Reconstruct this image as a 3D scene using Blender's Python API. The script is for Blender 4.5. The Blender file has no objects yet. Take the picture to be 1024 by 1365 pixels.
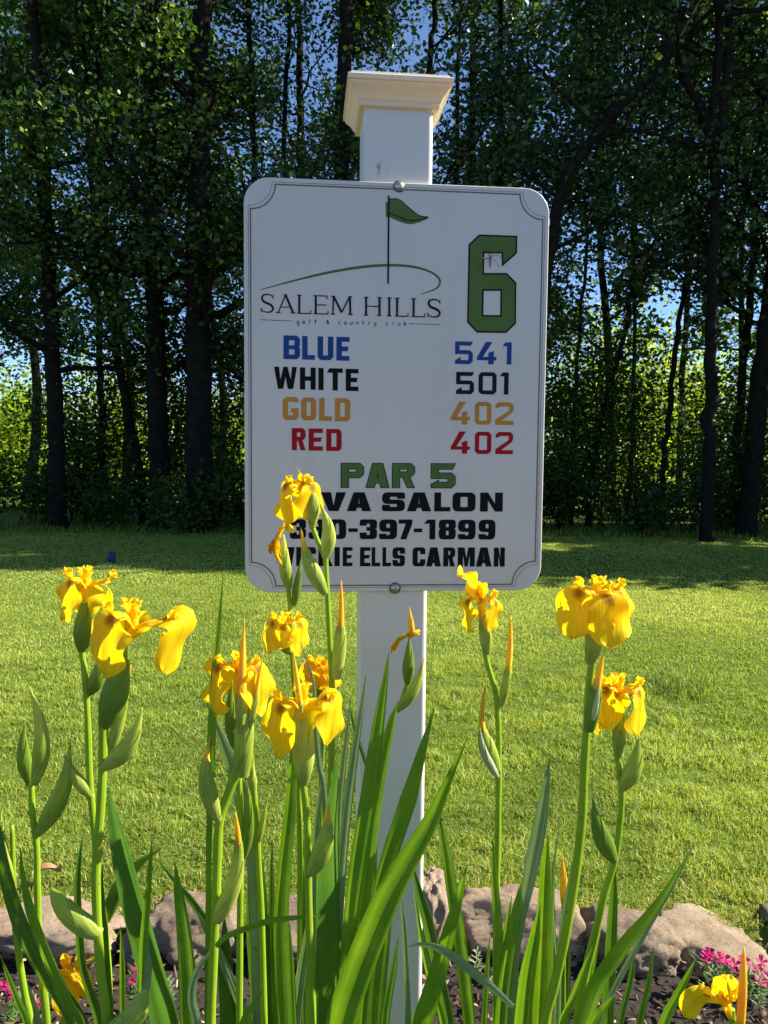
import bpy, math, random
import numpy as np
from mathutils import Vector, geometry

R = math.radians
rng = np.random.default_rng(11)
random.seed(5)
S = bpy.context.scene
COL = S.collection

# ------------------------------------------------------------------ camera
F = 1065.0                       # focal length in photo pixels (photo 1024 x 1365)
PITCH, ROLL = 0.0722, 0.0088
CAM = np.array([0.0, 0.0, 1.40])
cp, sp = math.cos(PITCH), math.sin(PITCH)
fw = np.array([0, cp, -sp]); u0 = np.array([0, sp, cp]); r0 = np.array([1.0, 0, 0])
rt = math.cos(ROLL) * r0 + math.sin(ROLL) * u0
up = math.cos(ROLL) * u0 - math.sin(ROLL) * r0
cd = bpy.data.cameras.new('camera')
cam = bpy.data.objects.new('camera', cd); COL.objects.link(cam)
from mathutils import Matrix
cam.matrix_world = Matrix(((rt[0], up[0], -fw[0], CAM[0]), (rt[1], up[1], -fw[1], CAM[1]),
                           (rt[2], up[2], -fw[2], CAM[2]), (0, 0, 0, 1)))
cd.sensor_fit = 'VERTICAL'; cd.sensor_height = 36; cd.lens = 36 * F / 1365
cd.clip_start = 0.02; cd.clip_end = 2000
S.camera = cam

# ------------------------------------------------------------------ light
SUN_EL, SUN_AZ = 37.0, 8.5       # azimuth: degrees from +x towards +y (right, slightly behind the sign)
world = bpy.data.worlds.new('World'); S.world = world; world.use_nodes = True
wn = world.node_tree.nodes; wl = world.node_tree.links
sky = wn.new('ShaderNodeTexSky'); sky.sky_type = 'NISHITA'; sky.sun_disc = False
sky.sun_elevation = R(SUN_EL); sky.sun_rotation = R(90 - SUN_AZ)
sky.air_density = 0.75; sky.dust_density = 0.0; sky.ozone_density = 5.0
wn['Background'].inputs[1].default_value = 0.072
wl.new(sky.outputs[0], wn['Background'].inputs[0])
sd = bpy.data.lights.new('sun', 'SUN'); sd.energy = 5.0; sd.angle = R(0.53); sd.color = (1.0, 0.93, 0.80)
sun = bpy.data.objects.new('sun', sd); COL.objects.link(sun)
tosun = Vector((math.cos(R(SUN_AZ)) * math.cos(R(SUN_EL)), math.sin(R(SUN_AZ)) * math.cos(R(SUN_EL)), math.sin(R(SUN_EL))))
sun.rotation_euler = tosun.to_track_quat('Z', 'Y').to_euler(); sun.location = tosun * 60
S.view_settings.view_transform = 'Standard'; S.view_settings.look = 'None'
S.view_settings.exposure = 1.55; S.view_settings.gamma = 1.0
S.render.engine = 'CYCLES'
try:
    S.cycles.max_bounces = 8; S.cycles.diffuse_bounces = 4; S.cycles.transmission_bounces = 6
    S.cycles.use_denoising = True
except Exception:
    pass

# ------------------------------------------------------------------ helpers
def ray(px, py):
    return rt * (px - 512) / F + up * (682.5 - py) / F + fw
def P(px, py, Y):
    d = ray(px, py); return CAM + d * (Y / d[1])
def G(px, py, z=0.0):
    d = ray(px, py); return CAM + d * ((z - CAM[2]) / d[2])

def prop(o, label=None, cat=None, group=None, kind=None):
    if label: o['label'] = label
    if cat: o['category'] = cat
    if group: o['group'] = group
    if kind: o['kind'] = kind
    return o
def thing(name, loc, label, cat, group=None):
    o = bpy.data.objects.new(name, None); COL.objects.link(o); o.location = Vector(loc)
    o.empty_display_size = 0.05
    return prop(o, label, cat, group)

class MB:
    def __init__(s): s.v = []; s.f = []; s.uv = []; s.n = 0
    def add(s, v, f, uv=None):
        v = np.asarray(v, float).reshape(-1, 3)
        s.v.append(v); s.f += [tuple(i + s.n for i in q) for q in f]
        s.uv.append(np.zeros((len(v), 2)) if uv is None else np.asarray(uv, float))
        s.n += len(v)
    def build(s, name, mat, parent=None, smooth=True, origin=None):
        v = np.concatenate(s.v); uv = np.concatenate(s.uv)
        if parent is not None:
            root = parent
            while root.parent: root = root.parent
            o0 = np.array(root.location)
        else:
            o0 = np.array([v[:, 0].mean(), v[:, 1].mean(), v[:, 2].min()]) if origin is None else np.array(origin)
        me = bpy.data.meshes.new(name)
        me.from_pydata([tuple(p) for p in (v - o0)], [], s.f)
        l = me.uv_layers.new(name='UVMap')
        idx = np.empty(len(me.loops), int); me.loops.foreach_get('vertex_index', idx)
        l.data.foreach_set('uv', uv[idx].astype(np.float32).ravel())
        if smooth: me.polygons.foreach_set('use_smooth', [True] * len(me.polygons))
        me.materials.append(mat)
        o = bpy.data.objects.new(name, me); COL.objects.link(o)
        if parent is not None: o.parent = parent
        else: o.location = Vector(o0)
        return o

def fastmesh(name, verts, tris_per, nverts_per, pattern, count, mat, parent=None, origin=(0, 0, 0), tint=None, k=3):
    """many identical small elements: pattern = list of faces (k corners each) in one element's own vertices"""
    me = bpy.data.meshes.new(name)
    pat = np.asarray(pattern, np.int64)
    faces = (pat[None] + (np.arange(count) * nverts_per)[:, None, None]).reshape(-1, k)
    v = (verts.reshape(-1, 3) - np.asarray(origin)).astype(np.float32)
    me.vertices.add(len(v)); me.vertices.foreach_set('co', v.ravel())
    me.loops.add(faces.size); me.loops.foreach_set('vertex_index', faces.ravel().astype(np.int32))
    me.polygons.add(len(faces)); me.polygons.foreach_set('loop_start', (np.arange(len(faces)) * k).astype(np.int32))
    try: me.polygons.foreach_set('loop_total', np.full(len(faces), k, np.int32))
    except Exception: pass
    if tint is not None:
        a = me.attributes.new('tint', 'FLOAT', 'FACE')
        a.data.foreach_set('value', np.repeat(tint, len(pat)).astype(np.float32))
    me.update(calc_edges=True)
    me.materials.append(mat)
    o = bpy.data.objects.new(name, me); COL.objects.link(o)
    if parent is not None: o.parent = parent
    else: o.location = Vector(origin)
    return o

def smooth_pts(pts, n=6):
    pts = [np.asarray(p, float) for p in pts]
    if len(pts) < 3: return [pts[0] + (pts[-1] - pts[0]) * t for t in np.linspace(0, 1, n + 1)]
    e = [2 * pts[0] - pts[1]] + pts + [2 * pts[-1] - pts[-2]]
    out = []
    for i in range(1, len(e) - 2):
        p0, p1, p2, p3 = e[i - 1:i + 3]
        for t in np.arange(n) / n:
            out.append(0.5 * ((2 * p1) + (-p0 + p2) * t + (2 * p0 - 5 * p1 + 4 * p2 - p3) * t * t + (-p0 + 3 * p1 - 3 * p2 + p3) * t ** 3))
    out.append(pts[-1]); return out
def interp(vals, n):
    return np.interp(np.linspace(0, 1, n), np.linspace(0, 1, len(vals)), vals)

def tube(mb, pts, rad, seg=8, flat=1.0, side=None, uvs=1.0):
    """swept tube; side = preferred wide direction when flat < 1"""
    pts = np.asarray(pts); n = len(pts); rad = np.broadcast_to(rad, n) if np.ndim(rad) == 0 else np.asarray(rad)
    T = np.gradient(pts, axis=0); T /= np.linalg.norm(T, axis=1)[:, None] + 1e-12
    ref = np.array([1.0, 0.02, 0.01]) if side is None else np.asarray(side, float)
    if side is None and abs(T[n // 2] @ ref) > .85: ref = np.array([0, 1.0, .02])
    V = []; UV = []
    for i in range(n):
        a = ref - (ref @ T[i]) * T[i]; a /= np.linalg.norm(a) + 1e-12
        b = np.cross(T[i], a)
        for j in range(seg):
            th = 2 * math.pi * j / seg
            V.append(pts[i] + a * math.cos(th) * rad[i] + b * math.sin(th) * rad[i] * flat)
            UV.append((abs(2 * j / seg - 1), i / (n - 1) * uvs))
    Fc = [(i * seg + j, i * seg + (j + 1) % seg, (i + 1) * seg + (j + 1) % seg, (i + 1) * seg + j) for i in range(n - 1) for j in range(seg)]
    Fc.append(tuple(range(seg))[::-1]); Fc.append(tuple((n - 1) * seg + j for j in range(seg)))
    mb.add(V, Fc, UV)

def box(mb, c, size, ax=None, r=0.0):
    """box, optional bevelled vertical edges; ax = 3 axes"""
    ax = np.eye(3) if ax is None else np.asarray(ax)
    hx, hy, hz = np.asarray(size) / 2
    if r <= 0: prof = [(-hx, -hy), (hx, -hy), (hx, hy), (-hx, hy)]
    else:
        prof = []
        for cx, cy, a0 in ((hx - r, -hy + r, -90), (hx - r, hy - r, 0), (-hx + r, hy - r, 90), (-hx + r, -hy + r, 180)):
            for k in range(5):
                a = R(a0 + 22.5 * k); prof.append((cx + r * math.cos(a), cy + r * math.sin(a)))
    n = len(prof); V = [(x, y, z) for z in (-hz, hz) for x, y in prof]
    V = np.asarray(V) @ ax + np.asarray(c)
    Fc = [(i, (i + 1) % n, n + (i + 1) % n, n + i) for i in range(n)] + [tuple(range(n))[::-1], tuple(range(n, 2 * n))]
    mb.add(V, Fc)

# ------------------------------------------------------------------ materials
def mat(name):
    m = bpy.data.materials.new(name); m.use_nodes = True
    nt = m.node_tree; return m, nt.nodes, nt.links, nt.nodes['Principled BSDF']
def setin(n, **kw):
    for k, v in kw.items():
        k = k.replace('_', ' ')
        if k in n.inputs: n.inputs[k].default_value = v
def rgb(c): return (c[0], c[1], c[2], 1)
def ramp(N, stops):
    r = N.new('ShaderNodeValToRGB'); e = r.color_ramp.elements
    e[0].position, e[0].color = stops[0][0], rgb(stops[0][1]); e[1].position, e[1].color = stops[-1][0], rgb(stops[-1][1])
    for p, c in stops[1:-1]:
        x = e.new(p); x.color = rgb(c)
    return r
def noise(N, L, scale, detail=4, rough=.6, coord='Object', stretch=None):
    tc = N.new('ShaderNodeTexCoord'); n = N.new('ShaderNodeTexNoise')
    n.inputs['Scale'].default_value = scale; n.inputs['Detail'].default_value = detail; n.inputs['Roughness'].default_value = rough
    if stretch:
        mp = N.new('ShaderNodeMapping'); mp.inputs['Scale'].default_value = stretch
        L.new(tc.outputs[coord], mp.inputs[0]); L.new(mp.outputs[0], n.inputs['Vector'])
    else: L.new(tc.outputs[coord], n.inputs['Vector'])
    return n
def bump(N, L, src, bs, strength, dist):
    b = N.new('ShaderNodeBump'); b.inputs['Strength'].default_value = strength; b.inputs['Distance'].default_value = dist
    L.new(src, b.inputs['Height']); L.new(b.outputs[0], bs.inputs['Normal']); return b
def translucent(m, N, L, bs, colsock, fac, tcol=None, mul=None):
    tr = N.new('ShaderNodeBsdfTranslucent'); mx = N.new('ShaderNodeMixShader'); mx.inputs[0].default_value = fac
    if mul is not None:
        mm = N.new('ShaderNodeMix'); mm.data_type = 'RGBA'; mm.blend_type = 'MULTIPLY'; mm.inputs[0].default_value = 1
        L.new(colsock, mm.inputs[6]); mm.inputs[7].default_value = rgb(mul); L.new(mm.outputs[2], tr.inputs[0])
    else: L.new(colsock, tr.inputs[0])
    L.new(bs.outputs[0], mx.inputs[1]); L.new(tr.outputs[0], mx.inputs[2])
    L.new(mx.outputs[0], N['Material Output'].inputs['Surface'])

def leafmat(name, stops, fac=.4, rough=.5, spec=.3, mul=(1.3, 1.25, .6), attr=True):
    m, N, L, b = mat(name)
    if attr:
        a = N.new('ShaderNodeAttribute'); a.attribute_name = 'tint'; src = a.outputs['Fac']
    else:
        src = noise(N, L, 8).outputs[0]
    r = ramp(N, stops); L.new(src, r.inputs[0]); L.new(r.outputs[0], b.inputs['Base Color'])
    setin(b, Roughness=rough); b.inputs['Specular IOR Level'].default_value = spec
    translucent(m, N, L, b, r.outputs[0], fac, mul=mul)
    return m

def plantmat(name, c1, c2, fac, stripes=26, rough=.42, mul=(1.35, 1.25, .5), spec=.35, edge=None):
    """blade or bract: fine parallel veins along the length (UV v), slightly paler midrib"""
    m, N, L, b = mat(name)
    n = noise(N, L, 1.0, 3, .6, 'UV', (stripes, 1.6, 1)); n2 = noise(N, L, 14, 4, .6, 'Object')
    mx = N.new('ShaderNodeMath'); mx.operation = 'ADD'; ml = N.new('ShaderNodeMath'); ml.operation = 'MULTIPLY'; ml.inputs[1].default_value = .5
    L.new(n.outputs[0], mx.inputs[0]); L.new(n2.outputs[0], mx.inputs[1]); L.new(mx.outputs[0], ml.inputs[0])
    r0_ = ramp(N, [(.36, c1), (.62, c2)]); L.new(ml.outputs[0], r0_.inputs[0])
    sp1 = noise(N, L, 95, 2, .5, 'Object'); sr = N.new('ShaderNodeMapRange'); sr.inputs['From Min'].default_value = .69; sr.inputs['From Max'].default_value = .75; sr.inputs['To Max'].default_value = .7
    L.new(sp1.outputs[0], sr.inputs['Value']); r = N.new('ShaderNodeMix'); r.data_type = 'RGBA'; L.new(sr.outputs[0], r.inputs[0]); L.new(r0_.outputs[0], r.inputs[6]); r.inputs[7].default_value = (.22, .15, .03, 1)
    r = type('o', (), {'outputs': [r.outputs[2]]})
    L.new(r.outputs[0], b.inputs['Base Color']); setin(b, Roughness=rough); b.inputs['Specular IOR Level'].default_value = spec
    bump(N, L, n.outputs[0], b, .7, .0012)
    if fac > 0: translucent(m, N, L, b, r.outputs[0], fac, mul=mul)
    return m

def plain(name, c, rough=.5, spec=.5, metal=0, var=.08, scale=20, bmp=0):
    m, N, L, b = mat(name)
    n = noise(N, L, scale)
    r = ramp(N, [(.3, [x * (1 - var) for x in c]), (.7, [min(1, x * (1 + var)) for x in c])])
    L.new(n.outputs[0], r.inputs[0]); L.new(r.outputs[0], b.inputs['Base Color'])
    setin(b, Roughness=rough, Metallic=metal); b.inputs['Specular IOR Level'].default_value = spec
    if bmp: bump(N, L, n.outputs[0], b, .5, bmp)
    return m

M = {}
# petals: yellow, fine radiating veins, brown signal in the middle of the fall
def petalmat(name, ca, cb, signal=True):
    m, N, L, b = mat(name)
    n = noise(N, L, 1, 3, .55, 'UV', (26, 2.2, 1)); n2 = noise(N, L, 60, 3, .6)
    ad = N.new('ShaderNodeMath'); ad.operation = 'MULTIPLY_ADD'; ad.inputs[1].default_value = .35
    L.new(n2.outputs[0], ad.inputs[0]); L.new(n.outputs[0], ad.inputs[2])
    r = ramp(N, [(.42, ca), (.66, cb), (.9, cb)]); L.new(ad.outputs[0], r.inputs[0])
    col = r.outputs[0]
    if signal:
        tc = N.new('ShaderNodeTexCoord'); mp = N.new('ShaderNodeMapping'); mp.inputs['Location'].default_value = (-.5, -.36, 0)
        L.new(tc.outputs['UV'], mp.inputs[0])
        mp2 = N.new('ShaderNodeMapping'); mp2.inputs['Scale'].default_value = (4.6, 7.5, 0); L.new(mp.outputs[0], mp2.inputs[0])
        ln = N.new('ShaderNodeVectorMath'); ln.operation = 'LENGTH'; L.new(mp2.outputs[0], ln.inputs[0])
        ns = noise(N, L, 1, 2, .6, 'UV', (44, 5, 1))
        a = N.new('ShaderNodeMath'); a.operation = 'MULTIPLY_ADD'; a.inputs[1].default_value = 1.6
        L.new(ns.outputs[0], a.inputs[0]); L.new(ln.outputs['Value'], a.inputs[2])
        mr = N.new('ShaderNodeMapRange'); mr.inputs['From Min'].default_value = 1.15; mr.inputs['From Max'].default_value = 1.75
        mr.inputs['To Min'].default_value = .8; mr.inputs['To Max'].default_value = 0
        L.new(a.outputs[0], mr.inputs['Value'])
        mx = N.new('ShaderNodeMix'); mx.data_type = 'RGBA'; L.new(mr.outputs[0], mx.inputs[0]); L.new(col, mx.inputs[6])
        mx.inputs[7].default_value = (.17, .04, .008, 1); col = mx.outputs[2]
    L.new(col, b.inputs['Base Color']); setin(b, Roughness=.55); b.inputs['Specular IOR Level'].default_value = .15
    bump(N, L, n.outputs[0], b, .5, .0012)
    translucent(m, N, L, b, col, .55, mul=(1, .94, .40))
    return m
M['petal'] = petalmat('iris_petal', (.93, .48, .003), (.97, .74, .012))
M['petal_plain'] = petalmat('iris_style', (.95, .55, .006), (.97, .72, .02), False)
M['petal_orange'] = petalmat('iris_petal_aged_shaded', (.90, .42, .012), (.94, .60, .01), False)
M['budtip'] = plantmat('bud_tip', (.88, .42, .015), (.95, .74, .04), .35, 20, .5, (1, .9, .5))
M['stem'] = plantmat('iris_stem', (.24, .40, .015), (.34, .50, .03), .3, 14, .38, (1.1, 1, .5))
M['bract'] = plantmat('iris_bract', (.24, .38, .03), (.62, .68, .13), .4, 16, .42, (1.2, 1.1, .5))
M['bract_dark'] = plantmat('iris_bract_dark', (.14, .25, .018), (.28, .40, .04), .4, 18, .42)
M['bract_pale'] = plantmat('iris_bract_papery', (.42, .50, .22), (.66, .70, .42), .35, 20, .55, (1, 1, .7))
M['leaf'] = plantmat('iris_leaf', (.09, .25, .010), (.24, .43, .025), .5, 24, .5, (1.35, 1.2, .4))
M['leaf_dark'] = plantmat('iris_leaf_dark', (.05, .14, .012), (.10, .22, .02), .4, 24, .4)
M['leaf_grey'] = plantmat('iris_leaf_grey', (.17, .28, .10), (.28, .40, .16), .3, 24, .5, (1, 1, .6))
M['foliage'] = leafmat('tree_leaves', [(0, (.022, .055, .010)), (.6, (.048, .11, .016)), (.85, (.07, .13, .018)), (1, (.20, .30, .03))], .42, .42, .45)  # last stop: sunlit look painted into the brightest tufts
M['foliage_teal'] = leafmat('tree_leaves_cool', [(0, (.018, .05, .018)), (.6, (.036, .09, .028)), (.85, (.06, .12, .03)), (1, (.16, .25, .04))], .36, .38, .55)  # last stop likewise paints sun into the brightest tufts
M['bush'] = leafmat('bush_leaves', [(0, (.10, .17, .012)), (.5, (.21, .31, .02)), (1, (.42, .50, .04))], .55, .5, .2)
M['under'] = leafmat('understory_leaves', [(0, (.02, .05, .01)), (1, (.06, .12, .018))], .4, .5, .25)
M['lawnblade'] = leafmat('grass_blades', [(0, (.08, .13, .017)), (.3, (.20, .295, .04)), (.7, (.41, .49, .09)), (.93, (.58, .62, .18)), (1, (.52, .43, .18))], .42, .5, .25, (1.2, 1.15, .6))
M['bark'] = plain('bark', (.013, .011, .009), .95, .1, 0, .45, 9, .02)
M['vinyl'] = plain('white_vinyl', (.78, .77, .74), .35, .5, 0, .02, 6)
M['sign_white'] = plain('sign_face', (.66, .595, .52), .22, .5, 0, .015, 3)
M['black'] = plain('black_vinyl_print', (.006, .006, .006), .55, .12)
M['navy'] = plain('dark_print', (.012, .011, .018), .55, .12)
M['blue'] = plain('blue_print', (.016, .062, .235), .55, .12)
M['gold'] = plain('gold_print', (.58, .25, .04), .55, .12)
M['red'] = plain('red_print', (.42, .008, .014), .55, .12)
M['green'] = plain('green_print', (.10, .165, .04), .55, .12)
M['border'] = plain('border_print', (.10, .115, .075), .4, .5)
M['steel'] = plain('bolt_steel', (.48, .44, .38), .38, .5, .9, .25, 300)
M['magenta'] = plain('magenta_petals', (.36, .004, .09), .6, .2, 0, .35, 60)
M['tee_blue'] = plain('blue_paint', (.006, .014, .10), .6)

# dirty vinyl for the post: grime specks with a shape of their own above the sign
m, N, L, b = mat('post_vinyl')
n = noise(N, L, 55, 6, .75, 'Object', (1, 1, .35)); tc = N.new('ShaderNodeTexCoord'); sx = N.new('ShaderNodeSeparateXYZ'); L.new(tc.outputs['Object'], sx.inputs[0])
M['post'] = m; POST = (m, N, L, b, n, sx)

# lawn ground, bed soil, rock
m, N, L, b = mat('lawn_ground'); n = noise(N, L, 2.2, 6, .65, 'Object'); n2 = noise(N, L, 90, 4, .7)
r = ramp(N, [(.35, (.09, .14, .02)), (.6, (.16, .22, .035))]); r2 = ramp(N, [(.3, (.45, .45, .45)), (.65, (1, 1, 1))])
L.new(n.outputs[0], r.inputs[0]); L.new(n2.outputs[0], r2.inputs[0])
mx = N.new('ShaderNodeMix'); mx.data_type = 'RGBA'; mx.blend_type = 'MULTIPLY'; mx.inputs[0].default_value = 1
L.new(r.outputs[0], mx.inputs[6]); L.new(r2.outputs[0], mx.inputs[7]); L.new(mx.outputs[2], b.inputs['Base Color']); setin(b, Roughness=1)
b.inputs['Specular IOR Level'].default_value = .05; bump(N, L, n2.outputs[0], b, .8, .02); M['lawn'] = m
m, N, L, b = mat('bed_soil'); n = noise(N, L, 45, 8, .75); r = ramp(N, [(.35, (.012, .008, .006)), (.55, (.05, .034, .024)), (.75, (.13, .09, .06))])
L.new(n.outputs[0], r.inputs[0]); L.new(r.outputs[0], b.inputs['Base Color']); setin(b, Roughness=1); bump(N, L, n.outputs[0], b, 1, .03); M['soil'] = m
M['mulch'] = leafmat('mulch_chips', [(0, (.02, .012, .008)), (.55, (.09, .055, .035)), (.85, (.22, .15, .095)), (1, (.50, .40, .26))], .02, .9, .1, (1, 1, 1))
def rockmat(name, ca, cb, cc):
    m, N, L, b = mat(name); n = noise(N, L, 7, 8, .7); n2 = noise(N, L, 70, 8, .85); v = N.new('ShaderNodeTexVoronoi'); v.inputs['Scale'].default_value = 38
    tc = N.new('ShaderNodeTexCoord'); L.new(tc.outputs['Object'], v.inputs['Vector'])
    r = ramp(N, [(.3, ca), (.5, cb), (.72, cc)]); ad = N.new('ShaderNodeMath'); ad.operation = 'MULTIPLY_ADD'; ad.inputs[1].default_value = .45
    hf = N.new('ShaderNodeMath'); hf.operation = 'SUBTRACT'; hf.inputs[1].default_value = .5; L.new(n2.outputs[0], hf.inputs[0])
    L.new(hf.outputs[0], ad.inputs[0]); L.new(n.outputs[0], ad.inputs[2]); L.new(ad.outputs[0], r.inputs[0])
    pit = ramp(N, [(.05, (.25, .22, .2)), (.13, (1, 1, 1))]); L.new(v.outputs[0], pit.inputs[0])
    mx = N.new('ShaderNodeMix'); mx.data_type = 'RGBA'; mx.blend_type = 'MULTIPLY'; mx.inputs[0].default_value = .8
    L.new(r.outputs[0], mx.inputs[6]); L.new(pit.outputs[0], mx.inputs[7]); L.new(mx.outputs[2], b.inputs['Base Color'])
    setin(b, Roughness=.95); b.inputs['Specular IOR Level'].default_value = .15
    b1 = N.new('ShaderNodeBump'); b1.inputs['Strength'].default_value = 1; b1.inputs['Distance'].default_value = .025; L.new(n2.outputs[0], b1.inputs['Height'])
    b2 = N.new('ShaderNodeBump'); b2.inputs['Strength'].default_value = .8; b2.inputs['Distance'].default_value = .02; L.new(n.outputs[0], b2.inputs['Height'])
    L.new(b1.outputs[0], b2.inputs['Normal']); L.new(b2.outputs[0], b.inputs['Normal'])
    return m
M['rock_pink'] = rockmat('rock_pink', (.30, .215, .145), (.52, .39, .265), (.68, .53, .38))
M['rock_brown'] = rockmat('rock_brown', (.20, .15, .105), (.39, .295, .205), (.57, .45, .33))

# ------------------------------------------------------------------ ground
def vnoise(x, y, s, seed=0):
    """smooth value noise on numpy arrays"""
    g = np.random.default_rng(seed).random((64, 64))
    X = np.asarray(x) / s; Yv = np.asarray(y) / s
    i = np.floor(X).astype(int); j = np.floor(Yv).astype(int); fx = X - i; fy = Yv - j
    fx = fx * fx * (3 - 2 * fx); fy = fy * fy * (3 - 2 * fy)
    a = g[i % 64, j % 64]; b_ = g[(i + 1) % 64, j % 64]; c = g[i % 64, (j + 1) % 64]; d = g[(i + 1) % 64, (j + 1) % 64]
    return a * (1 - fx) * (1 - fy) + b_ * fx * (1 - fy) + c * (1 - fx) * fy + d * fx * fy
def zlawn(x, y):
    return 0.05 + 0.03 * (vnoise(x, y, 3.0, 3) - .5) + 0.012 * (vnoise(x, y, .5, 4) - .5) * np.clip((7 - y) / 4, 0, 1)
EDGE = 2.29
xs = np.concatenate([np.linspace(-250, -9, 14), np.linspace(-8, 8, 81), np.linspace(9, 250, 14)])
ys = np.concatenate([[EDGE - .14, EDGE - .12], np.linspace(EDGE - .08, 12, 70), np.linspace(12.5, 30, 14), np.linspace(40, 700, 14)])
mb = MB(); XX, YY = np.meshgrid(xs, ys); Z = zlawn(XX, YY); nx = len(xs); Z[0] = -.06; Z[1] = np.minimum(Z[1], .02)
mb.add(np.stack([XX, YY, Z], -1).reshape(-1, 3), [(j * nx + i, j * nx + i + 1, (j + 1) * nx + i + 1, (j + 1) * nx + i) for j in range(len(ys) - 1) for i in range(nx - 1)])
prop(mb.build('lawn_ground', M['lawn'], origin=(0, 0, 0)), kind='structure')
mb = MB(); xs2 = np.concatenate([np.linspace(-250, -3, 8), np.linspace(-2.8, 2.8, 90), np.linspace(3, 250, 8)]); ys2 = np.concatenate([np.linspace(-60, -1, 6), np.linspace(-.8, 2.45, 60)])
XX, YY = np.meshgrid(xs2, ys2); Z = .025 * (vnoise(XX, YY, .12, 7) - .5) + .02 * (vnoise(XX, YY, .4, 8) - .5); nx = len(xs2)
Z = np.where(YY > 2.36, -.06, Z)
mb.add(np.stack([XX, YY, Z], -1).reshape(-1, 3), [(j * nx + i, j * nx + i + 1, (j + 1) * nx + i + 1, (j + 1) * nx + i) for j in range(len(ys2) - 1) for i in range(nx - 1)])
prop(mb.build('flower_bed_soil', M['soil'], origin=(0, 0, 0)), kind='structure')

# grass blades
def blades(x, y, h, w, tint, lean=.45):
    n = len(x); z = zlawn(x, y) - .003
    az = rng.uniform(0, 2 * np.pi, n); d = np.stack([np.cos(az), np.sin(az)], -1)
    la = rng.uniform(0, 2 * np.pi, n); lv = np.stack([np.cos(la), np.sin(la)], -1) * (rng.random(n) ** 1.2 * lean * 2)[:, None] * h[:, None]
    V = np.zeros((n, 5, 3)); b0 = np.stack([x, y, z], -1)
    o = np.concatenate([d * w[:, None] / 2, np.zeros((n, 1))], 1)
    mid = b0 + np.concatenate([lv * .35, (h * .6)[:, None]], 1); tip = b0 + np.concatenate([lv, (h * (1 - .25 * lean))[:, None]], 1)
    V[:, 0] = b0 - o; V[:, 1] = b0 + o; V[:, 2] = mid - o * .8; V[:, 3] = mid + o * .8; V[:, 4] = tip
    return V
Vs = []; Ts = []
def grass_zone(y0, y1, dens, hfun, wid, lean):
    xh0, xh1 = .56 * y0 + .5, .56 * y1 + .5
    area = (xh0 + xh1) * (y1 - y0); n = int(area * dens)
    y = np.sqrt(rng.random(n) * (y1 ** 2 - y0 ** 2) + y0 ** 2); x = rng.uniform(-1, 1, n) * (.56 * y + .5)
    c1 = vnoise(x + 50, y, .22, 21); c2 = vnoise(x + 50, y, .07, 22); c3 = vnoise(x + 50, y, 1.1, 23)
    keep = rng.random(n) < np.clip(.12 + 1.5 * c2, 0, 1)
    x, y, c1, c2, c3 = [q[keep] for q in (x, y, c1, c2, c3)]; n = len(x)
    h = hfun(c1, c2, c3) * rng.uniform(.6, 1.15, n)
    w = wid * rng.uniform(.6, 1.3, n)
    t = .16 + .50 * rng.random(n) + .35 * (c3 - .5) + .35 * (c1 - .5) * np.clip((6 - y) / 2.5, 0, 1) + .22 * np.clip((y - 4.8) / 2, 0, 1)
    t = np.where(rng.random(n) < .035 + .06 * np.clip((3.2 - y), 0, 1) + .3 * np.clip((2.5 - y) * 4, 0, 1), 1.0, np.clip(t, 0, .9))
    Vs.append(blades(x, y, h, w, t, lean)); Ts.append(t)
hn = lambda a, b_, c: .012 + .040 * np.clip(.6 * a + .6 * b_ - .08, 0, 1) ** 1.3 * (.5 + c)
hf = lambda a, b_, c: .020 + .006 * a
grass_zone(EDGE - .08, 3.3, 26000, hn, .0032, .7)
grass_zone(3.3, 5.2, 13000, hn, .0040, .7)
grass_zone(5.2, 8.0, 7000, hf, .0052, .6)
grass_zone(8.0, 13.2, 2800, hf, .009, .6)
# rough verge at the foot of the trees
n = 16000; y = rng.uniform(12.2, 15.5, n); x = rng.uniform(-11, 11, n)
Vs.append(blades(x, y, rng.uniform(.03, .13, n) * np.clip((y - 11.9), .3, 1), rng.uniform(.008, .016, n), None, .5)); Ts.append(rng.uniform(.0, .5, n))
# one shaggy tuft on the right of the lawn
n = 700; x = rng.normal(1.72, .09, n); y = rng.normal(4.55, .13, n)
Vs.append(blades(x, y, rng.uniform(.05, .11, n), rng.uniform(.003, .006, n), None, .8)); Ts.append(rng.uniform(0, .5, n))
V = np.concatenate(Vs); T_ = np.concatenate(Ts)
g = fastmesh('lawn_grass', V, 3, 5, [(0, 1, 3), (0, 3, 2), (2, 3, 4)], len(V), M['lawnblade'], tint=T_)
prop(g, 'short green lawn grass with yellowish dry blades behind the stones', 'grass', kind='stuff')

# mulch chips
n = 9000; x = rng.uniform(-2.2, 2.2, n); y = rng.uniform(.3, 2.3, n); a = rng.uniform(0, np.pi, n); l = rng.uniform(.004, .016, n); w = l * rng.uniform(.2, .5, n)
d = np.stack([np.cos(a), np.sin(a), rng.normal(0, .35, n)], -1) * l[:, None]; e = np.stack([-np.sin(a), np.cos(a), rng.normal(0, .4, n)], -1) * w[:, None]
c = np.stack([x, y, .02 + rng.random(n) * .02], -1); h = np.array([0, 0, .0035])
V = np.stack([c - d - e, c + d - e * .6, c + d * .8 + e, c - d * .9 + e * .7, c - d - e + h, c + d - e * .6 + h, c + d * .8 + e + h, c - d * .9 + e * .7 + h], 1)
g = fastmesh('mulch', V, 6, 8, [(3, 2, 1, 0), (4, 5, 6, 7), (0, 1, 5, 4), (1, 2, 6, 5), (2, 3, 7, 6), (3, 0, 4, 7)], n, M['mulch'], tint=rng.random(n), k=4)
prop(g, 'dark bark mulch chips scattered over the flower bed soil', 'mulch', kind='stuff')

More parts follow.
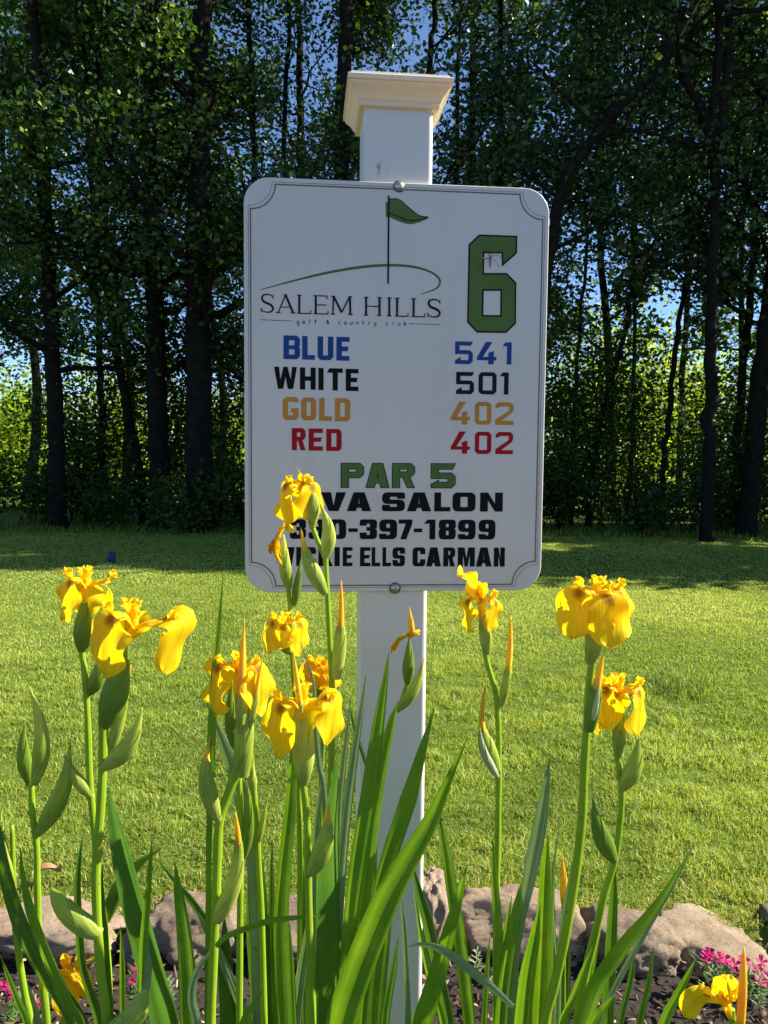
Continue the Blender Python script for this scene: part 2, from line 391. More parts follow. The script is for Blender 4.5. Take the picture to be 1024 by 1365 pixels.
# ------------------------------------------------------------------ border rocks
def rock(px0, px1, Y, depth, top, mat_, label, seed, boxy=3.2, tilt=0.0, flat=False):
    g = np.random.default_rng(seed)
    x0 = P(px0, 1220, Y)[0] ; x1 = P(px1, 1220, Y)[0]
    cx, hx, hy = (x0 + x1) / 2, (x1 - x0) / 2, depth / 2
    nu, nv = 72, 44; V = []
    dirs = g.normal(size=(7, 3)) * [1, 1, .7]; dirs /= np.linalg.norm(dirs, axis=1)[:, None]; dk = g.uniform(.70, .95, 7)
    for j in range(nv + 1):
        ph = math.pi * j / nv - math.pi / 2
        for i in range(nu):
            th = 2 * math.pi * i / nu
            d = np.array([math.cos(ph) * math.cos(th), math.cos(ph) * math.sin(th), math.sin(ph)])
            r = 1 / (sum(abs(d) ** boxy) ** (1 / boxy))
            for q, k_ in zip(dirs, dk):
                s = d @ q
                if s > .2: r = min(r, k_ / s * 1.02)
            V.append(d * r)
    V = np.array(V)
    nn = vnoise(V[:, 0] * 2 + seed, V[:, 1] * 2 + V[:, 2] * 1.7, .5, seed) - .5
    n2 = vnoise(V[:, 0] * 6 + seed, V[:, 1] * 6 + V[:, 2] * 5.3, .5, seed + 1) - .5
    n3 = vnoise(V[:, 0] * 17 + V[:, 2] * 9, V[:, 1] * 17 - V[:, 2] * 8, .5, seed + 2) - .5
    V = V * (1 + (.16 * nn + .07 * n2 + .04 * n3)[:, None] * np.array([1, 1, .55]))
    V = V * np.array([hx, hy, top * .72]) ; V[:, 2] += top * .28 + V[:, 0] * tilt
    V += np.array([cx, Y, 0])
    Fc = [(j * nu + i, j * nu + (i + 1) % nu, (j + 1) * nu + (i + 1) % nu, (j + 1) * nu + i) for j in range(nv) for i in range(nu)]
    mb = MB(); mb.add(V, Fc); o = mb.build('border_rock', mat_)
    prop(o, label, 'rock', 'stones edging the flower bed')
rock(-60, 160, 2.19, .24, .105, M['rock_pink'], 'large flat-topped pinkish stone at the left end of the edging row', 31, 5.0)
rock(160, 200, 2.12, .10, .075, M['rock_brown'], 'small brown stone wedged low beside the big left stone', 32, 2.8)
rock(196, 320, 2.18, .22, .125, M['rock_brown'], 'rounded brown stone with pitted face left of the tall iris clump', 43, 3.4)
rock(330, 470, 2.18, .22, .13, M['rock_brown'], 'brown stone mostly hidden behind the dense iris leaves', 34, 3.4)
rock(468, 545, 2.2, .2, .12, M['rock_pink'], 'stone hidden behind the white post and leaves', 39, 3.4)
rock(544, 604, 2.16, .22, .215, M['rock_pink'], 'tall narrow pinkish stone just right of the white post', 35, 3.8)
rock(610, 770, 2.19, .20, .145, M['rock_pink'], 'blocky stone with shaded front and lit top right of the post', 36, 6.0)
rock(762, 904, 2.15, .22, .125, M['rock_brown'], 'smooth rounded grey-brown stone touching the big flat slab', 47, 3.4, -.10)
rock(868, 1030, 2.165, .32, .068, M['rock_pink'], 'wide flat pitted slab beside the magenta flowers', 38, 6.0)
rock(1018, 1120, 2.22, .2, .085, M['rock_brown'], 'stone cut off by the right edge beyond the flat slab', 41, 3.6)

# ------------------------------------------------------------------ sign
YAW = 0.09713; X = np.array([math.cos(YAW), math.sin(YAW), 0]); NB = np.array([-math.sin(YAW), math.cos(YAW), 0]); Zv = np.array([0, 0, 1.0])
SC = CAM + np.array([0.01874, 1.21689, 0.09581]); SW, SH = .457, .612
AX = np.stack([X, NB, Zv])
def uv(px, py, back=0.0):
    d = ray(px, py); c = SC + NB * back; t = ((c - CAM) @ NB) / (d @ NB); q = CAM + d * t - c
    return q @ X, q[2]
def W(u, v, out=0.0): return SC + X * u + Zv * v - NB * out
root = thing('golf_hole_sign', (SC[0], SC[1] + .056, 0), 'white golf hole sign board with green 6 bolted to a white square post', 'sign')

def panel_outline(w, h, r, n=10):
    pts = []
    for cx, cy, a0 in ((w / 2 - r, -h / 2 + r, -90), (w / 2 - r, h / 2 - r, 0), (-w / 2 + r, h / 2 - r, 90), (-w / 2 + r, -h / 2 + r, 180)):
        for k in range(n + 1):
            a = R(a0 + 90 * k / n); pts.append((cx + r * math.cos(a), cy + r * math.sin(a)))
    return pts
def prism(loops_outs, closed=True):
    """stack of outlines (list of (pts, out)) capped both ends"""
    mb = MB(); n = len(loops_outs[0][0]); V = []
    for pts, out in loops_outs: V += [W(u, v, out) for u, v in pts]
    Fc = [tuple(range(n))[::-1], tuple((len(loops_outs) - 1) * n + i for i in range(n))]
    for k in range(len(loops_outs) - 1):
        Fc += [(k * n + i, k * n + (i + 1) % n, (k + 1) * n + (i + 1) % n, (k + 1) * n + i) for i in range(n)]
    mb.add(V, Fc); return mb
mb = prism([(panel_outline(SW - .0016, SH - .0016, .0375), -.0055), (panel_outline(SW, SH, .038), -.0047), (panel_outline(SW, SH, .038), -.0008), (panel_outline(SW - .0016, SH - .0016, .0375), 0)])
m, N, L, b = mat('sign_face_weathered'); n = noise(N, L, 1, 5, .65, 'Object', (26, 26, 2.2)); n2 = noise(N, L, 5, 5, .6)
ad = N.new('ShaderNodeMath'); ad.operation = 'MULTIPLY_ADD'; ad.inputs[1].default_value = .6; L.new(n.outputs[0], ad.inputs[0]); L.new(n2.outputs[0], ad.inputs[2])
r = ramp(N, [(.5, (.64, .56, .47)), (.72, (.72, .635, .54)), (1, (.75, .67, .58))]); L.new(ad.outputs[0], r.inputs[0]); L.new(r.outputs[0], b.inputs['Base Color'])
b.inputs['Specular IOR Level'].default_value = .3; rr = N.new('ShaderNodeMapRange'); rr.inputs['To Min'].default_value = .2; rr.inputs['To Max'].default_value = .42; L.new(n2.outputs[0], rr.inputs['Value']); L.new(rr.outputs[0], b.inputs['Roughness'])
panel = mb.build('panel', m, root, smooth=False)

def fill(name, loops, m_, out=.0003, layered=False, smooth=False):
    """loops: list of shapes; each shape = [outer, hole, ...] in (u, v)"""
    mb = MB()
    for k, sh in enumerate(loops):
        vv = [[Vector((p[0], p[1], 0)) for p in lp] for lp in sh]
        tr = geometry.tessellate_polygon(vv); flat = [p for lp in sh for p in lp]
        oo = out + (k * .00002 if layered else 0)
        tr = [t for t in tr]
        fixed = []
        for t in tr:
            a, b_, c = [flat[i] for i in t]
            ar = (b_[0] - a[0]) * (c[1] - a[1]) - (b_[1] - a[1]) * (c[0] - a[0])
            fixed.append(t if ar > 0 else t[::-1])
        mb.add([W(p[0], p[1], oo) for p in flat], fixed)
    return mb.build(name, m_, panel, smooth=False)
def ribbon_loops(pts, w, closed=False):
    pts = [np.array(p) for p in pts]; n = len(pts); w = np.broadcast_to(w, n) if np.ndim(w) == 0 else np.asarray(w)
    Lf, Rt = [], []
    for i in range(n):
        if closed: a, b_ = pts[i] - pts[i - 1], pts[(i + 1) % n] - pts[i]
        else: a = pts[i] - pts[max(i - 1, 0)] if i else pts[1] - pts[0]; b_ = pts[i + 1] - pts[i] if i < n - 1 else a
        a = a / (np.linalg.norm(a) + 1e-12); b_ = b_ / (np.linalg.norm(b_) + 1e-12)
        na = np.array([-a[1], a[0]]); nb = np.array([-b_[1], b_[0]]); mm = na + nb; mm /= np.linalg.norm(mm) + 1e-12
        k = w[i] / 2 / max(mm @ na, .45)
        Lf.append(pts[i] + mm * k); Rt.append(pts[i] - mm * k)
    return Lf, Rt
def ribbon(name, lines, m_, out=.0004):
    mb = MB()
    for pts, w, closed in lines:
        Lf, Rt = ribbon_loops(pts, w, closed); n = len(pts); k = n if closed else n - 1
        mb.add([W(p[0], p[1], out) for p in Lf + Rt], [(n + i, n + (i + 1) % n, (i + 1) % n, i) for i in range(k)])
    return mb.build(name, m_, panel, smooth=False)

# border with notched corners: thick and thin line
def border(ins, r, n=10):
    w, h = SW / 2 - ins, SH / 2 - ins; pts = []
    for sx_, sy_, a0 in ((1, -1, 180), (1, 1, 270), (-1, 1, 360), (-1, -1, 450)):
        cx, cy = sx_ * w, sy_ * h
        arc = [(cx + r * math.cos(R(a0 - 90 * k / n)), cy + r * math.sin(R(a0 - 90 * k / n))) for k in range(n + 1)]
        pts += arc
    return pts
ribbon('border_line', [(border(.0098, .036), .0018, True), (border(.0066, .0345), .0006, True)], M['border'])

# ---- glyphs: outlines in a unit box, (x, y[, corner]) with corners chamfered or rounded
def glyph(ch, a, b_, C, ci):
    m_ = .5
    q = .34
    if ch == 'I': return [[(0, 0), (1, 0), (1, 1), (0, 1)]]
    if ch == '-': return [[(0, .36), (1, .36), (1, .36 + b_ * .9), (0, .36 + b_ * .9)]]
    if ch == 'L': return [[(0, 0, 0), (1, 0), (1, b_), (a, b_), (a, 1), (0, 1, C * .0)]]
    if ch == 'E': return [[(0, 0), (1, 0), (1, b_), (a, b_), (a, m_ - b_ / 2), (.86, m_ - b_ / 2), (.93, m_ + b_ / 2), (a, m_ + b_ / 2), (a, 1 - b_), (1, 1 - b_), (1, 1), (0, 1)]]
    if ch == 'H': return [[(0, 0), (a, 0), (a, m_ - b_ / 2), (1 - a, m_ - b_ / 2), (1 - a, 0), (1, 0), (1, 1), (1 - a, 1), (1 - a, m_ + b_ / 2), (a, m_ + b_ / 2), (a, 1), (0, 1)]]
    if ch == 'T': return [[(.5 - a / 2, 0), (.5 + a / 2, 0), (.5 + a / 2, 1 - b_), (1, 1 - b_), (1, 1), (.12, 1), (-.06, 1 - b_), (.5 - a / 2, 1 - b_)]]
    if ch == 'U': return [[(0, 0, C), (1, 0, C), (1, 1), (1 - a, 1), (1 - a, b_, ci), (a, b_, ci), (a, 1), (0, 1)]]
    if ch in 'O0': return [[(0, 0, C), (1, 0, C), (1, 1, C), (0, 1, C)], [(a, b_, ci), (1 - a, b_, ci), (1 - a, 1 - b_, ci), (a, 1 - b_, ci)]]
    if ch == 'D': return [[(0, 0), (1, 0, C), (1, 1, C), (0, 1)], [(a, b_), (1 - a, b_, ci), (1 - a, 1 - b_, ci), (a, 1 - b_)]]
    if ch == 'V': k = a * 1.25; return [[(.5 - k / 2, 0), (.5 + k / 2, 0), (1, 1), (1 - k, 1), (.5, .30), (k, 1), (0, 1)]]
    if ch == 'W': k = a; return [[(.17, 0), (.17 + k, 0), (.5, .55), (.83 - k, 0), (.83, 0), (1, 1), (1 - k * .95, 1), (.80 - k * .35, .42), (.5 + k * .42, 1), (.5 - k * .42, 1), (.20 + k * .35, .42), (k * .95, 1), (0, 1)]]
    if ch == 'M': k = a; return [[(0, 0), (k, 0), (k, .62), (.5 - k * .3, 0), (.5 + k * .3, 0), (1 - k, .62), (1 - k, 0), (1, 0), (1, 1), (1 - k * 1.3, 1), (.5, .45), (k * 1.3, 1), (0, 1)]]
    if ch == 'N': return [[(0, 0), (a, 0), (a, .58), (1 - a, 0), (1, 0), (1, 1), (1 - a, 1), (1 - a, .42), (a, 1), (0, 1)]]
    if ch == 'A':
        k = a * 1.12; return [[(0, 0), (k, 0), (k + .06, .18), (1 - k - .06, .18), (1 - k, 0), (1, 0), (.5 + k * .62, 1), (.5 - k * .62, 1)],
                              [(k + .12, .18 + b_ * .9), (1 - k - .12, .18 + b_ * .9), (.5, .76)]]
    if ch == 'K': return [[(0, 0), (a, 0), (a, .34), (a + .09, .42), (1 - a, 0), (1, 0), (.62, .56), (.97, 1), (1 - a - .02, 1), (a, .6), (a, 1), (0, 1)]]
    if ch == 'P': return [[(0, 0), (a, 0), (a, .40), (1, .40, C), (1, 1, C), (0, 1)], [(a, .40 + b_), (1 - a, .40 + b_, ci), (1 - a, 1 - b_, ci), (a, 1 - b_)]]
    if ch == 'R': return [[(0, 0), (a, 0), (a, .42), (.46, .42), (1 - a, 0), (1, 0), (.78, .44), (1, .56, C * .5), (1, 1, C), (0, 1)], [(a, .42 + b_), (1 - a, .42 + b_, ci), (1 - a, 1 - b_, ci), (a, 1 - b_)]]
    if ch == 'B': return [[(0, 0), (1, 0, C), (1, .46, C * .6), (.93, .52), (1, .58, C * .6), (1, 1, C), (0, 1)], [(a, b_), (1 - a, b_, ci), (1 - a, .42, ci), (a, .42)], [(a, .42 + b_ * .8), (1 - a, .60), (1 - a, 1 - b_, ci), (a, 1 - b_)]]
    if ch == 'S': return [[(0, 0, C), (1, 0, C), (1, m_ + b_ / 2, C), (a, m_ + b_ / 2, ci), (a, 1 - b_, ci), (1 - a, 1 - b_, ci), (1 - a, 1 - q), (1, 1 - q), (1, 1, C), (0, 1, C), (0, m_ - b_ / 2, C), (1 - a, m_ - b_ / 2, ci), (1 - a, b_, ci), (a, b_, ci), (a, q), (0, q)]]
    if ch == 'C': return [[(0, 0, C), (1, 0, C), (1, .38), (1 - a, .38), (1 - a, b_, ci), (a, b_, ci), (a, 1 - b_, ci), (1 - a, 1 - b_, ci), (1 - a, .64), (1, .64), (1, 1, C), (0, 1, C)]]
    if ch == 'G': return [[(0, 0, C), (1, 0, C), (1, .52), (.58, .52), (.46, .52 - b_ * .9), (1 - a, .52 - b_ * .9), (1 - a, b_, ci), (a, b_, ci), (a, 1 - b_, ci), (1 - a, 1 - b_), (1 - a, .78), (1, .78), (1, 1, C), (0, 1, C)]]
    if ch == '1': return [[(.5, 0), (1, 0), (1, 1), (.35, 1), (0, 1 - b_), (.5, 1 - b_)]]
    if ch == '2': return [[(0, 0), (1, 0), (1, b_), (a * 1.35, b_), (1, .60, C * .6), (1, 1, C), (0, 1, C), (0, .72), (a * 1.1, .80), (a * 1.1, 1 - b_, ci), (1 - a, 1 - b_, ci), (1 - a, .64), (0, b_ * 1.25)]]
    if ch == '3': return [[(0, 0, C), (1, 0, C), (1, .46, C * .7), (.9, .52), (1, .58, C * .7), (1, 1, C), (0, 1, C), (0, .68), (a, .68), (a, 1 - b_, ci), (1 - a, 1 - b_, ci), (1 - a, .52 + b_ * .45), (a * .95, .52 + b_ * .45), (a * .95, .52 - b_ * .45), (1 - a, .52 - b_ * .45), (1 - a, b_, ci), (a, b_, ci), (a, .34), (0, .34)]]
    if ch == '4': return [[(.58, 0), (.86, 0), (.86, .18), (1, .18), (1, .18 + b_ * .85), (.86, .18 + b_ * .85), (.86, .60), (.58, .52), (.58, .18 + b_ * .85), (.30, .18 + b_ * .85), (.78, 1), (.44, 1), (0, .30), (0, .18), (.58, .18)]]
    if ch == '5': return [[(0, 0), (1, 0, C), (1, .62, C), (a, .62), (a, 1 - b_), (.88, 1 - b_), (1, 1), (0, 1), (0, .62 - b_), (1 - a, .62 - b_, ci), (1 - a, b_), (.32, b_), (.32, .32), (0, .16)]]
    if ch == '6': return None
    if ch == '7': return [[(.12, 0), (.12 + a * 1.05, 0), (1, 1 - b_), (1, 1), (0, 1), (0, 1 - b_), (1 - a * 1.15, 1 - b_)]]
    if ch == '8': return [[(0, 0, C), (1, 0, C), (1, .47, C * .6), (.92, .53), (1, .59, C * .6), (1, 1, C), (0, 1, C), (0, .59, C * .6), (.08, .53), (0, .47, C * .6)], [(a, b_, ci), (1 - a, b_, ci), (1 - a, .53 - b_ * .42, ci), (a, .53 - b_ * .42, ci)], [(a, .53 + b_ * .42, ci), (1 - a, .53 + b_ * .42, ci), (1 - a, 1 - b_, ci), (a, 1 - b_, ci)]]
    if ch == '9': return [[(0, 0, C), (1, 0, C), (1, 1, C), (0, 1, C), (0, .38, C), (1 - a, .38), (1 - a, b_, ci), (a, b_, ci), (a, .28), (0, .28)], [(a, .38 + b_ * .9, ci), (1 - a, .38 + b_ * .9, ci), (1 - a, 1 - b_, ci), (a, 1 - b_, ci)]]
def place(ch, u0_, u1_, v0, v1, style, stroke):
    w, h = u1_ - u0_, v1 - v0; a = min(stroke[0] * h / w, .42); b_ = stroke[1]
    if ch == 'I': a = 1
    if ch == '1': a = .5
    C = stroke[2] * h; ci = stroke[3] * h; out = []
    for lp in glyph(ch, a, b_, 1.0, 1.0 if stroke[3] else 0.0):
        hole = lp is not None and len(out) > 0
        pts = [(u0_ + p[0] * w, v0 + p[1] * h, (p[2] if len(p) > 2 else 0)) for p in lp]; res = []; n = len(pts)
        inner = len(out) > 0
        for i, (x, y, c) in enumerate(pts):
            if c <= 0: res.append((x, y)); continue
            p = np.array([x, y]); A = np.array(pts[i - 1][:2]) - p; B = np.array(pts[(i + 1) % n][:2]) - p
            # turning direction: convex corners take the big radius, concave the small one
            cr = A[0] * B[1] - A[1] * B[0]
            rad = (ci if (inner or cr > 0) else C * c)
            la, lb = np.linalg.norm(A), np.linalg.norm(B); k = min(rad, la * .48, lb * .48)
            if k < 1e-6: res.append((x, y)); continue
            s, e = p + A / la * k, p + B / lb * k
            if style == 'cut': res += [tuple(s), tuple(e)]
            else:
                for t in np.linspace(0, 1, 6): res.append(tuple((1 - t) ** 2 * s + 2 * t * (1 - t) * p + t * t * e))
        out.append(res)
    return out
def line_of(name, chars, top, bot, m_, style, stroke, out=.0004, outline=None):
    """chars: (char, px0, px1); top/bot: y at given x's in the photo (y, slope)"""
    shapes = []
    for ch, x0, x1 in chars:
        xm = (x0 + x1) / 2; yt, yb = top(xm), bot(xm)
        ua, _ = uv(x0, (yt + yb) / 2); ub, _ = uv(x1, (yt + yb) / 2); _, vt = uv(xm, yt); _, vb = uv(xm, yb)
        shapes.append(place(ch, ua, ub, vb, vt, style, stroke))
    o = fill(name, shapes, m_, out)
    if outline: ribbon('lettering_outline', [(lp, outline, True) for sh in shapes for lp in sh], M['black'], out + .0002)
    return o
lin = lambda xa, ya, xb, yb: (lambda x: ya + (yb - ya) * (x - xa) / (xb - xa))
BL = (.235, .20, .13, .0)
line_of('lettering', [('B', 378, 400), ('L', 403, 420), ('U', 423.5, 444.5), ('E', 448.5, 466)], lin(378, 447, 466, 449.5), lin(378, 478.5, 466, 481), M['blue'], 'cut', BL)
line_of('lettering', [('W', 365.5, 396), ('H', 400, 421), ('I', 424.5, 431.5), ('T', 437, 457), ('E', 461, 478)], lin(366, 488.5, 478, 492), lin(366, 518, 478, 521.5), M['black'], 'cut', BL)
line_of('lettering', [('G', 377, 398), ('O', 401.5, 421.5), ('L', 425.5, 442.5), ('D', 446.5, 467)], lin(377, 529.2, 467, 531), lin(377, 559.5, 467, 562), M['gold'], 'cut', BL)
line_of('lettering', [('R', 389, 407.5), ('E', 411.5, 430.5), ('D', 435, 455.5)], lin(389, 570.5, 456, 572), lin(389, 600, 456, 601.5), M['red'], 'cut', BL)
line_of('lettering', [('5', 606.7, 630.4), ('4', 636, 662), ('1', 669.5, 682)], lin(607, 455, 682, 456.5), lin(607, 485.2, 682, 486), M['blue'], 'cut', (.2, .18, .13, .0))
line_of('lettering', [('5', 608, 632), ('0', 638, 662), ('1', 666, 678)], lin(607, 495.7, 682, 496.5), lin(607, 525.3, 682, 526), M['navy'], 'cut', (.2, .18, .13, .0))
line_of('lettering', [('4', 601, 626.6), ('0', 633, 655), ('2', 660.5, 684.6)], lin(601, 535.2, 684, 536.5), lin(601, 565.5, 684, 566.5), M['gold'], 'cut', (.2, .18, .13, .0))
line_of('lettering', [('4', 601, 626.6), ('0', 633, 655), ('2', 660.5, 684)], lin(601, 575, 684, 576), lin(601, 604.7, 684, 605.5), M['red'], 'cut', (.2, .18, .13, .0))
for chs in ([('P', 454.7, 485), ('A', 488, 519), ('R', 523, 553)], [('5', 574.6, 607)]):
    line_of('lettering', chs, lin(455, 617.3, 607, 618), lin(455, 649.8, 607, 650.5), M['green'], 'cut', (.31, .24, .15, .0), outline=.0011)
IM = (.42, .235, .30, .07)
line_of('lettering', [('D', 378, 408), ('I', 411, 423), ('V', 428, 461.5), ('A', 462.5, 495), ('S', 509.3, 540), ('A', 542.5, 575), ('L', 579, 600.5), ('O', 603.3, 634), ('N', 640, 670.3)], lin(428, 656, 670, 656.6), lin(428, 681.2, 670, 682), M['black'], 'round', IM)
IN = (.36, .21, .28, .08)
line_of('lettering', [('3', 386.6, 408), ('3', 411.5, 434), ('0', 438, 461.6), ('-', 464.5, 477), ('3', 479.5, 502.7), ('9', 505.5, 529.4), ('7', 531.5, 549.7), ('-', 551.7, 563), ('1', 564.8, 580.4), ('8', 585, 607.6), ('9', 610.6, 634), ('9', 638, 660.5)], lin(386, 692, 660, 692.8), lin(386, 718.3, 660, 719.3), M['black'], 'round', IN)
IK = (.27, .19, .22, .06)
line_of('lettering', [('V', 376, 393), ('I', 395, 401.5), ('C', 404.5, 421.5), ('K', 424.5, 444), ('I', 446, 453), ('E', 457, 470), ('E', 480, 494), ('L', 495.5, 507), ('L', 510, 521.5), ('S', 523.3, 540), ('C', 550, 567), ('A', 568.3, 588), ('R', 591, 606.8), ('M', 610.3, 633), ('A', 634.5, 655.5), ('N', 658.3, 673)], lin(376, 729.2, 673, 729.8), lin(376, 754.5, 673, 755.3), M['black'], 'round', IK)

# hole number, green with black edge
z6 = lambda p: uv(590 + p[0] / 5.687, 300 + p[1] / 5.687)
six = [[z6(p) for p in [(203, 150), (192, 735), (262, 810), (480, 812), (550, 745), (553, 440), (485, 370), (308, 370), (310, 207), (453, 210), (455, 303), (558, 212), (561, 88), (280, 78)]],
       [z6(p) for p in [(306, 493), (445, 493), (442, 690), (303, 688)]]]
fill('number', [six], M['green'], .0004)
ribbon('number_outline', [(lp, .0024, True) for lp in six], M['black'], .0006)
# emblem: flag on a pole over a swooping green line
z1 = lambda p: uv(300 + p[0] / 2.226, 80 + p[1] / 2.226)
def curve2(pts, n=8): return [(q[0], q[1]) for q in smooth_pts([(p[0], p[1], 0) for p in pts], n)]
sw = curve2([z1(p) for p in [(108, 681), (200, 656), (300, 632), (400, 615), (483, 609), (555, 613), (610, 629), (637, 652), (628, 677), (582, 695)]])
wd = interp([.0002, .0016, .0028, .0032, .0030, .0026, .0022, .0022, .0016, .0002], len(sw))
ribbon('emblem_line_edge', [(sw, wd + .0007, False)], M['navy'], .0003)
ribbon('emblem_line', [(sw, wd, False)], M['green'], .0005)
fl = curve2([z1(p) for p in [(487, 413), (515, 414), (545, 438), (575, 461), (604, 467)]]) + curve2([z1(p) for p in [(604, 467), (575, 474), (545, 476), (518, 466), (487, 454)]])[1:]
fl2 = curve2([z1(p) for p in [(477, 421), (487, 421), (512, 424), (542, 447), (572, 468), (602, 470)]]) + curve2([z1(p) for p in [(602, 470), (575, 482), (545, 487), (514, 478), (487, 466), (477, 468)]])[1:]
fill('emblem_flag', [[fl2]], M['green'], .0003)
fill('emblem_flag', [[fl]], M['green'], .0005)
ribbon('emblem_flag_edge', [(fl, .0014, True)], M['black'], .0007)
ribbon('emblem_pole', [([z1((486, 403)), z1((484, 664))], .0026, False)], M['navy'], .0009)
ribbon('hairline', [([uv(347, 426.2), uv(390, 428)], .0007, False), ([uv(545.5, 431.5), uv(587, 432.6)], .0007, False)], M['navy'])
# club name in slab serifs
def serif(ch, u0_, u1_, v0, v1):
    w, h = u1_ - u0_, v1 - v0; t, s = .0031, .0015
    def rc(x0, y0, x1, y1): return [(x0, y0), (x1, y0), (x1, y1), (x0, y1)]
    def bar(x0, y0, x1, y1, tk):
        a, b_ = ribbon_loops([(x0, y0), (x1, y1)], tk); return [tuple(a[0]), tuple(a[1]), tuple(b_[1]), tuple(b_[0])]
    X0, X1 = u0_, u1_; sh = []
    sv = lambda x, y: rc(x - t * 1.15, y, x + t * 1.15, y + s)
    if ch == 'I': c = (X0 + X1) / 2; sh = [rc(c - t / 2, v0, c + t / 2, v1), sv(c, v0), sv(c, v1 - s)]
    if ch == 'L': c = X0 + t * 1.1; sh = [rc(c - t / 2, v0, c + t / 2, v1), sv(c, v1 - s), rc(X0, v0, X1, v0 + s), rc(X1 - s * .9, v0 + s, X1, v0 + h * .2)]
    if ch == 'E': c = X0 + t * 1.1; sh = [rc(c - t / 2, v0, c + t / 2, v1), rc(X0, v0, X1, v0 + s), rc(X1 - s * .9, v0 + s, X1, v0 + h * .2), rc(X0, v1 - s, X1 - s, v1), rc(X1 - s * 1.9, v1 - h * .19, X1 - s, v1 - s), rc(c, v0 + h * .47, X1 - t, v0 + h * .47 + s)]
    if ch == 'H': a, b_ = X0 + t * 1.15, X1 - t * 1.15; sh = [rc(a - t / 2, v0, a + t / 2, v1), rc(b_ - t / 2, v0, b_ + t / 2, v1), sv(a, v0), sv(a, v1 - s), sv(b_, v0), sv(b_, v1 - s), rc(a, v0 + h * .48, b_, v0 + h * .48 + s)]
    if ch == 'A': a, b_, c = X0 + t, X1 - t, (X0 + X1) / 2; sh = [bar(a, v0, c, v1, t * .62), bar(c - t * .2, v1, b_, v0, t * 1.05), sv(a, v0), sv(b_, v0), rc(a + w * .17, v0 + h * .3, b_ - w * .15, v0 + h * .3 + s), rc(c - t * 1.1, v1 - s, c + t * .5, v1)]
    if ch == 'M': a, b_, c = X0 + t * 1.2, X1 - t * 1.2, (X0 + X1) / 2; sh = [bar(a, v0, a + t * .3, v1, t * .7), bar(b_, v0, b_ - t * .3, v1, t), bar(a + t * .3, v1, c, v0 + h * .12, t), bar(b_ - t * .3, v1, c, v0 + h * .12, t * .65), sv(a, v0), sv(b_, v0), rc(X0 + t * .3, v1 - s, a + t, v1), rc(b_ - t, v1 - s, X1 - t * .3, v1)]
    if ch == 'S':
        c = (X0 + X1) / 2; r = w * .40
        pts = [(X1 - w * .1, v1 - h * .2), (c + r * .6, v1 - h * .07), (c, v1 - s * .6), (c - r * .75, v1 - h * .1), (X0 + w * .13, v1 - h * .27), (c - r * .5, v0 + h * .56), (c + r * .55, v0 + h * .43), (X1 - w * .1, v0 + h * .25), (c + r * .7, v0 + h * .08), (c, v0 + s * .6), (c - r * .7, v0 + h * .08), (X0 + w * .08, v0 + h * .2)]
        cv = curve2(pts, 4); a, b_ = ribbon_loops(cv, interp([.0012, .0016, .002, .0026, .003, .0034, .0034, .003, .0024, .0018, .0014, .0012], len(cv)))
        sh = [[tuple(p) for p in a] + [tuple(p) for p in b_[::-1]], rc(X1 - w * .13, v1 - h * .26, X1 - w * .13 + s * .8, v1 - h * .03), rc(X0 + w * .05, v0 + h * .02, X0 + w * .05 + s * .8, v0 + h * .26)]
    return [[p] for p in sh]
shapes = []; top, bot = lin(347, 391, 588, 398.5), lin(347, 417, 588, 424)
for ch, x0, x1 in [('S', 347, 366), ('A', 368, 394), ('L', 396, 415), ('E', 418, 438), ('M', 440.5, 470.5), ('H', 485, 509), ('I', 513.5, 524.5), ('L', 526.5, 544.5), ('L', 548.5, 566.5), ('S', 569, 588)]:
    xm = (x0 + x1) / 2; ua, vt = uv(x0, top(xm)); ub, vb = uv(x1, bot(xm)); shapes += serif(ch, ua, ub, vb, vt)
fill('lettering', shapes, M['navy'], .0004, layered=True)
# small spaced line under it, letters drawn as thin strokes
def tiny(text, x0, x1, yb0, yb1):
    GL = {'g': [[(.9, .75), (.6, .85), (.25, .7), (.25, .3), (.6, .1), (.85, .3)], [(.87, .85), (.87, -.35), (.5, -.5), (.15, -.35)]],
          'o': [[(.5, .85), (.15, .65), (.15, .3), (.5, .1), (.85, .3), (.85, .65), (.5, .85)]], 'l': [[(.5, .1), (.5, 1.3)]],
          'f': [[(.85, 1.25), (.5, 1.2), (.45, .9), (.45, .1)], [(.15, .8), (.8, .8)]],
          '&': [[(1, .1), (.35, 1.0), (.5, 1.25), (.75, 1.05), (.2, .5), (.25, .2), (.55, .1), (1, .6)]],
          'c': [[(.85, .75), (.55, .87), (.2, .65), (.2, .3), (.55, .1), (.85, .22)]], 'u': [[(.15, .85), (.15, .25), (.45, .1), (.8, .3)], [(.83, .85), (.83, .1)]],
          'n': [[(.17, .1), (.17, .85)], [(.17, .6), (.5, .87), (.83, .65), (.83, .1)]], 't': [[(.4, 1.2), (.4, .25), (.75, .1)], [(.1, .82), (.8, .82)]],
          'r': [[(.3, .1), (.3, .85)], [(.3, .6), (.5, .83), (.8, .83)]], 'y': [[(.12, .85), (.5, .15)], [(.88, .85), (.3, -.45)]],
          'b': [[(.17, 1.3), (.17, .1)], [(.17, .65), (.5, .87), (.85, .6), (.85, .3), (.5, .1), (.17, .3)]]}
    n = len(text); lines = []; tot = .0072
    for i, ch in enumerate(text):
        if ch == ' ': continue
        px = x0 + (x1 - x0) * (i + .5) / n; py = yb0 + (yb1 - yb0) * (i + .5) / n; u, v = uv(px, py)
        for st in GL[ch]: lines.append(([(u + (q[0] - .5) * .0046, v + q[1] * .0052) for q in st], .0009, False))
    ribbon('lettering', lines, M['navy'], .0004)
tiny('golf & country club', 393, 544, 431.8, 434.5)

